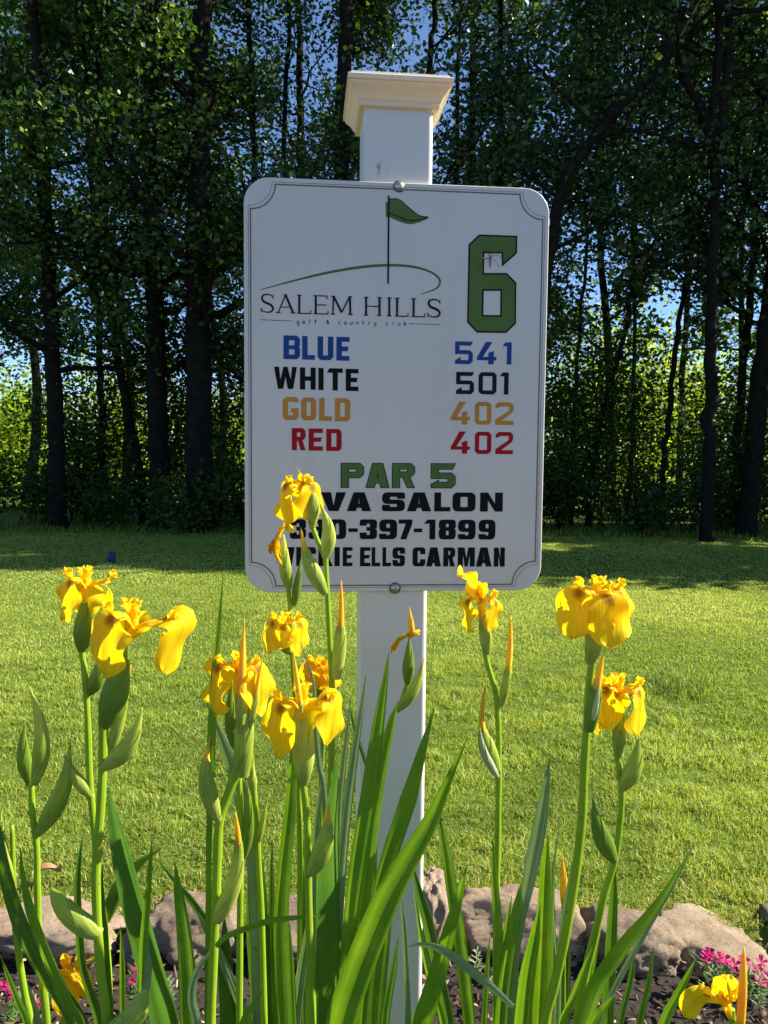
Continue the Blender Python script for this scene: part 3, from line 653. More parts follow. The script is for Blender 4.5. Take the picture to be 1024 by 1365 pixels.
# bolts
for px, py in ((532, 248.5), (526.5, 784)):
    u, v = uv(px, py); mb = MB(); n = 20; V = []; prof = [(.0072, 0), (.0072, .0008), (.0066, .0022), (.0052, .0036), (.003, .0044)]
    for r_, o_ in prof: V += [W(u + r_ * math.cos(2 * math.pi * k / n), v + r_ * math.sin(2 * math.pi * k / n), o_ + .0004) for k in range(n)]
    mb.add(V, [(j * n + k, j * n + (k + 1) % n, (j + 1) * n + (k + 1) % n, (j + 1) * n + k) for j in range(len(prof) - 1) for k in range(n)] + [tuple((len(prof) - 1) * n + k for k in range(n))])
    bo = mb.build('bolt', M['steel'], root)
    ro = MB(); V = []; prof = [(.0090, 0), (.0088, .0007), (.0074, .0008)]
    for r_, o_ in prof: V += [W(u + r_ * math.cos(2 * math.pi * k / n), v + r_ * math.sin(2 * math.pi * k / n), o_ + .0002) for k in range(n)]
    ro.add(V, [(j * n + k, j * n + (k + 1) % n, (j + 1) * n + (k + 1) % n, (j + 1) * n + k) for j in range(2) for k in range(n)]); ro.build('washer', M['border'], bo)

# post and cap
PB = .0055
ul, _ = uv(485.5, 200, PB); ur, _ = uv(577.3, 200, PB); PW = ur - ul; UC = (ul + ur) / 2
_, vcap = uv(530, 145, PB)
ztop = SC[2] + vcap
pc = SC + X * UC + NB * (PB + PW / 2)
mb = MB(); box(mb, (pc[0], pc[1], (ztop - .3) / 2 + .004), (PW, PW, ztop + .3 + .01), AX, r=.0065)
post = mb.build('post', M['post'], root, smooth=False)
m_, N, L, b, n, sx = POST
vg = uv(530, 228, PB)[1] + SC[2]
base = ramp(N, [(0, (.72, .66, .58)), (1, (.79, .73, .645))]); nb_ = noise(N, L, 5); L.new(nb_.outputs[0], base.inputs[0])
def gauss(axis, c, s):
    a = N.new('ShaderNodeMath'); a.operation = 'SUBTRACT'; a.inputs[1].default_value = c; L.new(sx.outputs[axis], a.inputs[0])
    d = N.new('ShaderNodeMath'); d.operation = 'DIVIDE'; d.inputs[1].default_value = s; L.new(a.outputs[0], d.inputs[0])
    p = N.new('ShaderNodeMath'); p.operation = 'POWER'; p.inputs[1].default_value = 2; L.new(d.outputs[0], p.inputs[0]); return p.outputs[0]
gx = gauss('X', (SC + X * (uv(510, 225, PB)[0]))[0] - root.location[0], .017); gz = gauss('Z', vg, .022)
ad = N.new('ShaderNodeMath'); ad.operation = 'ADD'; L.new(gx, ad.inputs[0]); L.new(gz, ad.inputs[1])
sb = N.new('ShaderNodeMath'); sb.operation = 'MULTIPLY_ADD'; sb.inputs[1].default_value = -.10; L.new(ad.outputs[0], sb.inputs[0]); L.new(n.outputs[0], sb.inputs[2])
mr = N.new('ShaderNodeMapRange'); mr.inputs['From Min'].default_value = .50; mr.inputs['From Max'].default_value = .60; L.new(sb.outputs[0], mr.inputs['Value'])
mr.inputs['To Max'].default_value = .75
mx = N.new('ShaderNodeMix'); mx.data_type = 'RGBA'; L.new(mr.outputs[0], mx.inputs[0]); L.new(base.outputs[0], mx.inputs[6]); mx.inputs[7].default_value = (.10, .10, .09, 1)
L.new(mx.outputs[2], b.inputs['Base Color']); setin(b, Roughness=.38)

# cap: thin-walled, slightly translucent moulded vinyl, ageing cream
m_, N, L, b = mat('cap_vinyl'); n = noise(N, L, 12, 5, .6, 'Object', (1, 1, 6)); r = ramp(N, [(.3, (.76, .70, .60)), (.7, (.81, .76, .68))])
L.new(n.outputs[0], r.inputs[0]); L.new(r.outputs[0], b.inputs['Base Color']); setin(b, Roughness=.4)
translucent(m_, N, L, b, r.outputs[0], .25, mul=(1, .85, .35)); M['cap'] = m_
hw = PW / 2; HC = .0485
prof = [(hw + .0035, 0), (hw + .0075, .0), (hw + .0075, .006), (hw + .010, .0085), (hw + .012, .0135), (hw + .016, .0190), (hw + .0205, .0235), (hw + .0225, .0265), (hw + .0225, .029),
        (hw + .0258, .030), (hw + .0258, .0365), (hw + .0245, .0378), (hw + .0215, .0382), (hw + .0205, .0420), (hw + .019, .0428), (hw * .4, .0500), (.0005, .0510)]
mb = MB(); V = []
for r_, z_ in prof: V += [pc * [1, 1, 0] + np.array([0, 0, ztop + z_]) + X * sx_ * r_ + NB * sy_ * r_ for sx_, sy_ in ((-1, -1), (1, -1), (1, 1), (-1, 1))]
mb.add(V, [(j * 4 + k, j * 4 + (k + 1) % 4, (j + 1) * 4 + (k + 1) % 4, (j + 1) * 4 + k) for j in range(len(prof) - 1) for k in range(4)])
# lip that closes against the post
mb.add([pc * [1, 1, 0] + np.array([0, 0, ztop]) + X * sx_ * r_ + NB * sy_ * r_ for r_ in (hw + .0002, hw + .0035) for sx_, sy_ in ((-1, -1), (1, -1), (1, 1), (-1, 1))],
       [(k, (k + 1) % 4, 4 + (k + 1) % 4, 4 + k) for k in range(4)])
mb.build('post_cap', M['cap'], root, smooth=False)

# long-legged fly resting on the number
c = np.array(uv(653, 344)); t = thing('crane_fly', W(c[0], c[1] - .006, .0012), 'small long-legged brown fly resting in the opening of the green 6', 'insect')
M['fly'] = plain('fly_body', (.10, .05, .035), .6); mb = MB()
tube(mb, [W(c[0], c[1] + .002, .0016), W(c[0] + .0003, c[1] - .005, .002), W(c[0] + .0006, c[1] - .014, .0015)], [.0011, .0010, .0006], 6)
mb.build('body', M['fly'], t)
for dx, dy, kx, ky in ((-.006, .009, -.012, .012), (-.003, .010, -.006, .016), (.003, .010, .006, .018), (.008, .004, .017, .002), (.007, -.004, .015, -.013), (-.008, -.003, -.018, -.016), (.004, .007, .018, .008)):
    mb = MB(); tube(mb, smooth_pts([W(c[0], c[1], .0016), W(c[0] + dx, c[1] + dy, .004), W(c[0] + kx, c[1] + ky, .0008)], 4), .00028, 5); mb.build('leg', M['fly'], t)
M['wing'] = plain('fly_wing', (.55, .5, .45), .3)
mb = MB(); tube(mb, [W(c[0] - .0005, c[1], .0022), W(c[0] - .007, c[1] - .0006, .0026), W(c[0] - .013, c[1] - .001, .002)], [.0004, .0012, .0003], 6, .25, X); mb.build('wing', M['wing'], t)

# ------------------------------------------------------------------ irises
def mm(px, Y): return px * Y / F
def stemtube(parent, pts, Y, w0, w1, name='stem', m_=None, toground=True):
    """pts from top to bottom in photo pixels at distance Y (Y may vary: third value)"""
    p3 = [P(p[0], p[1], p[2] if len(p) > 2 else Y) for p in pts]
    if toground:
        last = p3[-1]; k = 8; p3 += [np.array([last[0], last[1] + .01 * q / k, last[2] + (-.02 - last[2]) * q / k]) for q in range(1, k + 1)]
    sp_ = smooth_pts(p3, 6); mb = MB()
    zz = np.array([q[2] for q in sp_]); fr = np.clip((zz[0] - zz) / max(zz[0] - p3[len(pts) - 1][2], 1e-3), 0, 1)
    rr_ = (mm(w0, Y) + (mm(w1, Y) - mm(w0, Y)) * fr) / 2
    rr_ *= 1 + .03 * np.sin(np.arange(len(sp_)) * .9 + pts[0][0])
    tube(mb, sp_, rr_, 10, .85)
    return mb.build(name, m_ or M['stem'], parent)

PROF = [.42, .72, .95, 1.0, .93, .80, .62, .42, .2, .03]
def spathe(parent, base, tip, w, Y, m_='bract', name='bract', bend=0.0, prof=PROF, yellow=0.0, yname='bud'):
    b3, t3 = P(base[0], base[1], Y), P(tip[0], tip[1], Y + (tip[2] if len(tip) > 2 else 0)); ax = t3 - b3; Ln = np.linalg.norm(ax)
    side = np.cross(ax / Ln, [0, 1, 0]); side /= np.linalg.norm(side); cs = []
    n = 16
    for t in np.linspace(0, 1, n): cs.append(b3 + ax * t + side * bend * Ln * math.sin(math.pi * t) + np.array([0, -.002 * math.sin(math.pi * t), 0]))
    cs = np.array(cs); rr = interp(prof, n) * mm(w, Y) / 2 * .93
    mb = MB(); k = n
    if yellow > 0:
        k = int(n * (1 - yellow)) + 1; rr2 = rr.copy(); rr2[:k] = rr[:k]
        r3 = rr[:k].copy(); r3[-2:] *= [1.0, .55]
        tube(mb, cs[:k], r3 * 1.04, 12, .62, side)
    else: tube(mb, cs, rr, 12, .62, side)
    # overlapping sheath edge that wraps round the front, ends free
    V = []; UV = []; k2 = max(3, int(k * .8))
    for i in range(k2):
        T = cs[min(i + 1, n - 1)] - cs[max(i - 1, 0)]; T /= np.linalg.norm(T); a = side - (side @ T) * T; a /= np.linalg.norm(a); b_ = np.cross(T, a)
        if b_[1] > 0: b_ = -b_
        end = math.sin(math.pi * min(1, .5 + .5 * (1 - i / (k2 - 1)))) if i > k2 * .5 else 1
        for j in range(6):
            th = R(190 - (150 * j / 5) * (.25 + .75 * (1 - i / (k2 - 1))))
            V.append(cs[i] + a * math.cos(th) * rr[i] * 1.13 + b_ * math.sin(th) * rr[i] * .62 * 1.18); UV.append((j / 5, i / k2))
    mb.add(V, [(i * 6 + j, i * 6 + j + 1, (i + 1) * 6 + j + 1, (i + 1) * 6 + j) for i in range(k2 - 1) for j in range(5)], UV)
    o = mb.build(name, M[m_], parent)
    if yellow > 0:
        mb = MB(); rk = rr[k - 3:].copy() * .86; rk[0] *= .7; tube(mb, cs[k - 3:], np.maximum(rk, .0005), 10, .8, side); mb.build('bud_tip', M['budtip'], o)
    return o

def leaf(parent, pts, Y, m_='leaf', fold=.16, face=0.0, ground=True, dy=0.0, droop=None):
    """sword leaf; pts from tip down: (px, py, width px); face = degrees the blade is turned from facing the camera"""
    n0 = len(pts); p3 = [P(p[0], p[1], Y + dy * (1 - i / (n0 - 1))) for i, p in enumerate(pts)]; ws = [mm(p[2], Y) for p in pts]
    if ground:
        last = p3[-1]; d = p3[-1] - p3[-2]; d = d / np.linalg.norm(d)
        k_ = 9; slope = np.clip(d[0] / max(abs(d[2]), .2), -1.2, 1.2)
        for q in range(1, k_ + 1):
            f_ = q / k_; p3.append(np.array([last[0] + slope * last[2] * (f_ - .5 * f_ * f_) * .6, last[1] + .01 * f_, last[2] + (-.02 - last[2]) * f_])); ws.append(ws[n0 - 1] * (1 - .25 * f_))
    k = 7; sp_ = np.array(smooth_pts(p3, k)); n = len(sp_)
    w = np.interp(np.linspace(0, 1, n), np.linspace(0, 1, len(ws)), ws); w = np.maximum(w, .0006)
    T = np.gradient(sp_, axis=0); T /= np.linalg.norm(T, axis=1)[:, None]
    g = np.random.default_rng(int(abs(pts[0][0] * 7 + pts[0][1])))
    ph = g.uniform(0, 6); V = []; UV = []; J = 9
    ssum = np.concatenate([[0], np.cumsum(np.linalg.norm(np.diff(sp_, axis=0), axis=1))])
    for i in range(n):
        a = np.cross(T[i], [0, 1, 0]); a /= np.linalg.norm(a) + 1e-9; nrm = np.cross(a, T[i])
        if nrm[1] > 0: nrm = -nrm; 
        f_ = R(face + 7 * math.sin(ssum[i] * 5 + ph)); aa = a * math.cos(f_) + nrm * math.sin(f_); nn = nrm * math.cos(f_) - a * math.sin(f_)
        for j in range(J):
            sj = -1 + 2 * j / (J - 1)
            z = -fold * (abs(sj) - .5) * w[i] * .8 + w[i] * .02 * math.sin(sj * 9 + ph + ssum[i] * 3)
            V.append(sp_[i] + aa * sj * w[i] / 2 / max(.35, math.cos(R(face))) + nn * z); UV.append(((sj + 1) / 2, ssum[i] * 2.0))
    Fc = [(i * J + j, i * J + j + 1, (i + 1) * J + j + 1, (i + 1) * J + j) for i in range(n - 1) for j in range(J - 1)]
    mb = MB(); mb.add(V, Fc, UV); return mb.build('leaf', M[m_], parent)

def petal(parent, c, az, Ln, Wd, th0, th1, m_='petal', name='fall', seed=0, ruf=1.0, claw=.24, roll=0.0, wmax=.58, bendat=(.10, .52), cup=.09, twist=0.0, ret=False):
    g = np.random.default_rng(seed + 900); ca, sa = math.cos(R(az)), math.sin(R(az))
    er = np.array([ca, sa, 0]); et = np.array([-sa, ca, 0]); n, J = 22, 13; pos = np.array(c, float); V = []; UV = []
    p1, p2, p3_ = g.uniform(0, 6.28, 3); k1 = g.uniform(.8, 1.2)
    for i in range(n):
        t = i / (n - 1); q = min(1, max(0, (t - bendat[0]) / (bendat[1] - bendat[0]))); q = q * q * (3 - 2 * q)
        th = R(th0 + (th1 - th0) * q); tg = er * math.cos(th) + np.array([0, 0, math.sin(th)]); nr = -er * math.sin(th) + np.array([0, 0, math.cos(th)])
        if i: pos = pos + tg * Ln / (n - 1)
        if t < wmax: x = max(0, (t - .12) / (wmax - .12)) ** .8; wd = claw + (1 - claw) * (x * x * (3 - 2 * x))
        else: wd = math.sqrt(max(0.0, 1 - ((t - wmax) / (1 - wmax)) ** 1.9))
        wd = max(wd, .03) * Wd / 2; sd = et
        rr_ = R(roll * min(1, 2.2 * t) + twist * t); sd2 = sd * math.cos(rr_) + nr * math.sin(rr_); nr2 = nr * math.cos(rr_) - sd * math.sin(rr_)
        for j in range(J):
            s = -1 + 2 * j / (J - 1); e_ = abs(s) ** 1.6
            rf = ruf * e_ * .085 * Wd * (math.sin(7.5 * k1 * t * 2 + p1 + s * 1.2) + .6 * math.sin(15 * k1 * t + p2 * s)) * min(1, t * 2)
            crease = .014 * Wd * math.sin(s * 9 + p3_) * t * ruf
            z = -cup * s * s * wd + rf + crease - .04 * Wd * math.exp(-(s / .15) ** 2) * min(1, t * 1.5)
            V.append(pos + sd2 * s * wd * (1 + .05 * ruf * math.sin(11 * t + p2)) + nr2 * z + tg * ruf * .05 * Wd * e_ * math.sin(5 * s + p1)); UV.append((.5 + s * .5 * max(.35, wd / (Wd / 2)), t))
    mb = MB(); mb.add(V, [(i * J + j, i * J + j + 1, (i + 1) * J + j + 1, (i + 1) * J + j) for i in range(n - 1) for j in range(J - 1)], UV)
    o = mb.build(name, M[m_], parent); return (o, pos, tg) if ret else o

def flower(root, c, Y, falls, style=1.0, stand=3, size=.08, seed=0, sep='flower', orange=False, label=None, tube_to=None):
    """c = photo pixel of the throat; falls: (azimuth, length, width, th0, th1)"""
    c3 = P(c[0], c[1], Y); mb = MB()
    b3 = P(tube_to[0], tube_to[1], Y) if tube_to else c3 - [0, 0, .022]
    sp_ = smooth_pts([b3, (b3 + c3) / 2 + [0, -.001, 0], c3 + [0, 0, .003]], 4); tube(mb, sp_, interp([.0035, .0040, .0055], len(sp_)), 10)
    fl_ = mb.build(sep, M['petal_plain'], root)
    if label: fl_['label'] = label
    mt = 'petal_orange' if orange else 'petal'; mp_ = 'petal_orange' if orange else 'petal_plain'
    for i, f_ in enumerate(falls):
        az, Ln, Wd = f_[:3]; th0 = f_[3] if len(f_) > 3 else 48; th1 = f_[4] if len(f_) > 4 else -92; kw = f_[5] if len(f_) > 5 else {}
        kw = dict(kw); ca_ = math.cos(R(az))
        if abs(ca_) > .7 and math.sin(R(az)) < .6 and 'roll' not in kw: kw['roll'] = .34 * math.degrees(math.atan(ca_ / (-math.sin(R(az)) or 1e-6)))
        petal(fl_, c3 + [0, 0, .001], az, Ln * 1.02, Wd * .98, th0, th1, mt, 'fall', seed * 10 + i, **kw)
        if style:
            _, e, tg_ = petal(fl_, c3 + [0, 0, .004], az, Ln * .40 * style, Wd * .36, th0 + 6, -8, mp_, 'style_arm', seed * 10 + i + 5, ruf=.6, claw=.55, wmax=.75, bendat=(.15, .95), cup=.7, ret=True)
            # little upturned crest split in two at the end of the style arm
            e = e - tg_ * .004
            for sgn in (-1, 1):
                petal(fl_, e, az + sgn * 40, .015 * style, .012, 35, 115 if sgn > 0 else 95, mp_, 'style_crest', seed * 10 + i + sgn * 3 + 50, ruf=1.3, claw=.6, wmax=.55, bendat=(.1, 1), cup=.4)
    for k in range(stand):
        az = falls[0][0] + 60 + 120 * k
        petal(fl_, c3 + [0, 0, .003], az, size * .34, size * .17, 78, 60, mp_, 'standard', seed * 10 + k + 70, ruf=1.2, claw=.4, wmax=.6, bendat=(.2, 1), cup=-.5)
    return fl_

def wilt(root, pts, Y, w, seed=0, name='wilted_flower', orange=False):
    """shrivelled flower: twisted, curled rags"""
    g = np.random.default_rng(seed); mb = MB()
    p3 = [P(p[0], p[1], Y - .004) for p in pts]
    for k in range(4):
        q = smooth_pts([p + g.normal(0, mm(w, Y) * .16, 3) for p in p3], 6)
        rr_ = np.array(interp([.3, .8, 1, .7, .9, .4], len(q))) * mm(w, Y) / 3.4 * (1 + .35 * np.sin(np.arange(len(q)) * 1.9 + k)) * g.uniform(.6, 1)
        tube(mb, q, rr_, 7, .45, g.normal(size=3))
    return mb.build(name, M['petal_orange' if orange else 'petal'], root)

IG = 'yellow flag iris stalks in the bed'
def stalk(px, Y, label):
    b = P(px, 1365, Y); return thing('iris_stalk', (b[0], b[1] + .01, 0), label, 'iris', IG)

# 1 upper left bloom
Y = 1.0; s = stalk(145, Y, 'tall iris stalk whose bloom is the leftmost and highest at the left edge')
stemtube(s, [(108, 856), (113, 900), (117, 960), (120, 1040), (126, 1110), (131, 1170), (139, 1230), (144, 1290), (146, 1362)], Y, 8.5, 11)
spathe(s, (109, 868), (114, 788), 27, Y, 'bract_dark')
flower(s, (114, 786), Y, [(-132, .075, .052, 60, -84), (4, .090, .040, 28, -96), (110, .07, .045)], seed=1, tube_to=(113, 806))
spathe(s, (118, 925), (134, 862), 22, Y, 'bract_dark', bend=-.10)
spathe(s, (124, 1064), (84, 1002), 19, Y, 'bract', bend=.05)
spathe(s, (142, 1228), (222, 1126), 22, Y + .01, 'bract_dark', bend=.12)
# 2 big left bloom
Y = .88; s = stalk(143, Y, 'thick iris stalk with the largest ruffled yellow bloom on the left side')
stemtube(s, [(150, 905), (139, 950), (137, 1020), (134, 1080), (130, 1130), (128, 1180), (131, 1250), (136, 1310), (142, 1362)], Y, 12, 14)
spathe(s, (138, 968), (166, 842), 38, Y, 'bract_dark', bend=-.04)
flower(s, (178, 840), Y, [(-140, .098, .066, 66, -84), (-8, .118, .048, 20, -112, dict(bendat=(.35, .62))), (118, .08, .05, 70, -60)], seed=2, size=.09, tube_to=(166, 862))
spathe(s, (144, 1010), (175, 886), 17, Y + .006, 'bract', bend=-.02, yellow=.22)
spathe(s, (137, 1024), (190, 942), 26, Y - .004, 'bract', bend=-.12, name='bract')
spathe(s, (134, 1246), (68, 1184), 34, Y, 'bract', bend=.08, prof=[.5, .85, 1, 1, .98, .95, .88, .75, .5, .12])
spathe(s, (143, 1380), (196, 1318), 34, Y - .01, 'bract', bend=-.1, prof=[.5, .85, 1, 1, .98, .95, .88, .75, .5, .12])
# 3 budding stalk at far left
Y = 1.0; s = stalk(60, Y, 'iris stalk with only closed green buds at the far left edge')
stemtube(s, [(42, 1045), (44, 1090), (49, 1130), (50, 1190), (52, 1250), (57, 1310), (62, 1362)], Y, 8, 12)
spathe(s, (40, 1046), (34, 962), 22, Y + .006, 'bract_dark', bend=.06)
spathe(s, (46, 1046), (38, 912), 24, Y - .004, 'bract', bend=-.10)
spathe(s, (49, 1112), (94, 984), 27, Y, 'bract', bend=-.09)
# 3b second stem left edge
Y = .93; s = stalk(40, Y, 'bare bright green iris stalk with leaf sheath beside the far left buds')
stemtube(s, [(16, 1100), (18, 1160), (20, 1230), (26, 1280), (34, 1330), (40, 1362)], Y, 6, 11)
spathe(s, (18, 1180), (4, 1090), 18, Y, 'bract', bend=.06)
# 4 left-centre bloom with tall yellow bud
Y = .93; s = stalk(281, Y, 'iris stalk with drooping yellow petals under a pointed yellow bud, left of the sign post')
stemtube(s, [(326, 985), (318, 1022), (303, 1062), (293, 1092), (290, 1140), (288, 1200), (285, 1260), (281, 1362)], Y, 12, 14)
spathe(s, (322, 1034), (328, 935), 27, Y - .006, 'bract', prof=[.75, .85, .92, .98, 1, 1, .95, .8, .6, .35])
spathe(s, (322, 1010), (310, 905), 22, Y + .012, 'bract_dark', bend=.07)
flower(s, (318, 900), Y, [(-165, .084, .056, 52, -88), (-12, .084, .050, 50, -92), (95, .07, .045)], seed=4, style=.8, tube_to=(322, 940))
spathe(s, (320, 978), (326, 824), 18, Y - .014, 'bract', yellow=.58)
spathe(s, (332, 975), (352, 868), 11, Y - .01, 'bract', yellow=.5)
spathe(s, (291, 1094), (280, 982), 25, Y - .004, 'bract', bend=.09, yellow=.24)
spathe(s, (288, 1228), (314, 1082), 24, Y - .006, 'bract', bend=-.10, yellow=.2, prof=[.6, .95, 1, .95, .85, .72, .6, .45, .3, .06])
# 5 thin stems behind it
Y = 1.0; s = stalk(352, Y, 'slender pale iris stalk with a small side bud just right of the pointed yellow bud')
stemtube(s, [(333, 960), (336, 1020), (341, 1080), (345, 1150), (349, 1230), (352, 1362)], Y, 7, 10)
spathe(s, (338, 1060), (333, 1000), 13, Y, 'bract')
spathe(s, (342, 1130), (358, 1060), 10, Y, 'bract')
Y = .98; s = stalk(321, Y, 'thin iris stalk crossing below the green sheath left of centre')
stemtube(s, [(316, 1000), (320, 1060), (321, 1130), (320, 1230), (319, 1362)], Y, 8, 10)
spathe(s, (322, 1150), (329, 1040), 16, Y, 'bract_dark', bend=-.06)
# 6 tallest bloom in front of the sign
Y = .97; s = stalk(452, Y, 'tallest iris stalk, its yellow bloom and green buds in front of the sign lettering')
stemtube(s, [(434, 735), (435, 765), (437, 800), (440, 860), (443, 930), (442, 1000), (441, 1060), (446, 1130), (450, 1240), (452, 1362)], Y, 7, 10.5)
stemtube(s, [(415, 698), (424, 722), (433, 742)], Y, 6.5, 6.5, toground=False)
spathe(s, (416, 706), (394, 622), 20, Y, 'bract', bend=-.10, prof=[.35, .6, .9, 1, 1, .85, .6, .35, .18, .03])
flower(s, (404, 660), Y, [(-162, .084, .050, 60, -94, dict(ruf=1.9, wmax=.45, roll=-30, twist=25, cup=.3)), (-35, .066, .050, 78, -104, dict(ruf=.8, wmax=.8, roll=8)), (100, .05, .03, 70, -40)], seed=6, style=.7, size=.07, tube_to=(406, 680))
spathe(s, (433, 744), (426, 670), 20, Y - .004, 'bract', bend=-.11)
spathe(s, (434, 792), (401, 703), 21, Y - .006, 'bract', bend=.06, yellow=.3)
spathe(s, (448, 905), (455, 774), 18, Y - .004, 'bract', bend=-.02, yellow=.42, prof=[.6, .9, 1, 1, .9, .62, .52, .42, .28, .06])
# 7 neighbouring stalk with shrivelled flower
Y = 1.02; s = stalk(400, Y, 'iris stalk with a shrivelled flower above a small open one, just left of the tallest')
stemtube(s, [(383, 775), (386, 800), (389, 850), (391, 900), (396, 960), (399, 1060), (400, 1200), (400, 1362)], Y, 6, 9)
spathe(s, (385, 785), (378, 712), 17, Y, 'bract', bend=.03, prof=[.4, .8, 1, 1, .95, .85, .75, .6, .4, .1])
wilt(s, [(378, 700), (372, 716), (371, 735), (376, 752)], Y, 16, 3); wilt(s, [(368, 716), (361, 728), (360, 738)], Y, 9, 8, orange=True)
spathe(s, (392, 808), (402, 742), 12, Y, 'bract_dark')
spathe(s, (389, 872), (368, 842), 14, Y, 'bract_dark', bend=.05)
flower(s, (381, 838), Y - .012, [(-165, .060, .044, 52, -86, dict(ruf=1.0)), (-10, .062, .038, 50, -92), (-95, .040, .030, 40, -80)], seed=7, style=.8, size=.06)
# 8 centre-left bloom
Y = .9; s = stalk(416, Y, 'iris stalk with wide drooping yellow bloom at the centre left, below the others')
stemtube(s, [(403, 1036), (406, 1060), (410, 1110), (411, 1180), (413, 1260), (416, 1362)], Y, 9, 12)
spathe(s, (406, 1046), (400, 938), 31, Y, 'bract', prof=[.3, .62, .85, 1, 1, 1, .95, .85, .6, .3])
flower(s, (403, 948), Y - .002, [(-155, .086, .058, 44, -88, dict(ruf=1.0)), (-10, .092, .048, 34, -100, dict(bendat=(.25, .6))), (100, .07, .05)], seed=8, size=.09, tube_to=(402, 962))
spathe(s, (402, 950), (391, 864), 10, Y - .012, 'bract', yellow=.8)
spathe(s, (413, 1166), (438, 1070), 27, Y - .004, 'bract', bend=-.08, yellow=.25)
# 8b bloom shaded behind
Y = 1.08; s = stalk(425, Y, 'partly hidden orange-yellow iris bloom behind the centre left flower')
stemtube(s, [(428, 925), (431, 980), (428, 1060), (425, 1362)], Y, 6, 9, m_=M['bract_dark'])
spathe(s, (428, 935), (430, 888), 15, Y, 'bract_dark')
flower(s, (428, 892), Y, [(190, .062, .045), (-5, .055, .042), (-95, .045, .04)], seed=9, orange=True, style=.7, size=.05)  # orange petals put this rear bloom's shade into the colour
spathe(s, (429, 905), (452, 872), 7, Y, 'bract_dark')
# 9 wilted bloom on two green buds, before the post
Y = 1.04; s = stalk(488, Y, 'iris stalk with withered orange petals and two green buds against the white post')
stemtube(s, [(545, 905), (535, 935), (520, 962), (508, 1010), (500, 1070), (492, 1180), (488, 1362)], Y, 6, 10)
spathe(s, (543, 912), (546, 846), 17, Y, 'bract_dark')
spathe(s, (528, 948), (566, 876), 17, Y - .004, 'bract', bend=-.08, yellow=.16)
spathe(s, (549, 850), (546, 808), 9, Y - .006, 'budtip', name='bud')
wilt(s, [(523, 867), (532, 852), (542, 846), (550, 844), (561, 843)], Y, 14, 12, orange=False)
wilt(s, [(521, 868), (528, 862), (534, 852)], Y - .005, 9, 14, orange=True)
# 10 right-centre bloom at the sign's lower edge
Y = 1.0; s = stalk(661, Y, 'slender iris stalk with ragged yellow bloom reaching the lower right edge of the sign')
stemtube(s, [(645, 858), (650, 885), (660, 920), (664, 960), (665, 1020), (664, 1100), (662, 1200), (661, 1362)], Y, 7.5, 10)
spathe(s, (650, 872), (640, 800), 17, Y, 'bract')
flower(s, (642, 806), Y, [(-168, .060, .036, 40, -95, dict(twist=25)), (-18, .062, .034, 42, -104), (110, .04, .03, 80, 30)], seed=10, style=.75, size=.06)
petal(s, P(642, 800, Y), 188, .052, .050, 95, 30, 'petal', 'fall', 103, ruf=1.0, wmax=.75, cup=-.3)
spathe(s, (668, 942), (681, 820), 15, Y - .002, 'bract', yellow=.52, bend=-.03, prof=[.5, .8, .9, .8, .72, .7, .6, .45, .25, .04])
spathe(s, (662, 1028), (648, 910), 24, Y - .004, 'bract', yellow=.48, bend=.10, prof=[.55, .9, 1, .92, .6, .4, .34, .28, .2, .04])
spathe(s, (664, 1036), (640, 970), 12, Y - .010, 'bract_pale', bend=.08)
# 11 right bloom, broad
Y = .92; s = stalk(727, Y, 'iris stalk with the broadest round yellow bloom, highest on the right side')
stemtube(s, [(791, 868), (786, 910), (783, 960), (779, 1020), (776, 1090), (768, 1160), (755, 1240), (740, 1310), (727, 1362)], Y, 11, 15)
spathe(s, (787, 884), (795, 815), 27, Y, 'bract', prof=[.5, .68, .8, .88, .94, 1, 1, .95, .8, .5])
flower(s, (798, 800), Y, [(-170, .084, .064, 50, -84, dict(ruf=.6)), (-82, .088, .052, 44, -86, dict(ruf=.8, cup=.12)), (-18, .080, .062, 50, -84, dict(ruf=.6)), (80, .07, .05)], seed=11, stand=3, size=.08, style=.9, tube_to=(795, 820))
spathe(s, (785, 975), (806, 868), 22, Y - .008, 'bract_dark', yellow=.38, bend=.02, prof=[.6, .85, 1, 1, .9, .75, .6, .45, .25, .04])
spathe(s, (790, 960), (800, 908), 8, Y - .018, 'bract_pale')
# 12 lower right bloom
Y = .97; s = stalk(771, Y, 'forked iris stalk with hanging yellow petals just below the broadest right bloom')
stemtube(s, [(822, 1002), (826, 1030), (829, 1060), (826, 1100), (820, 1145), (806, 1190), (795, 1240), (780, 1300), (770, 1362)], Y, 8, 14)
spathe(s, (824, 1012), (824, 925), 19, Y, 'bract', prof=[.4, .7, .95, 1, 1, .95, .9, .8, .55, .2])
flower(s, (824, 930), Y, [(-158, .074, .050, 66, -92, dict(ruf=1.5)), (-12, .084, .058, 52, -92, dict(ruf=.9, wmax=.8)), (165, .085, .05, 40, -95), (90, .06, .04)], seed=12, size=.085, style=.9, tube_to=(824, 945))
spathe(s, (829, 1052), (852, 980), 26, Y - .002, 'bract', bend=-.06)
spathe(s, (819, 1148), (790, 1062), 26, Y - .004, 'bract_dark', bend=.07)
# 13 low left bloom, behind leaves
Y = .98; s = stalk(84, Y, 'low orange-tinted iris bloom hidden behind leaves at the bottom left corner')
stemtube(s, [(90, 1330), (88, 1350), (86, 1364)], Y, 10, 12)
flower(s, (88, 1300), Y, [(185, .050, .022, 30, -95), (-60, .052, .026, 30, -70), (20, .045, .024, 55, 10), (-15, .055, .026, 50, -60)], seed=13, orange=True, size=.07)
petal(s, P(86, 1300, Y - .02), -65, .055, .032, 10, -75, 'petal_orange', 'fall', 131)
petal(s, P(70, 1298, Y - .01), 178, .03, .026, 20, -80, 'petal_orange', 'fall', 132)
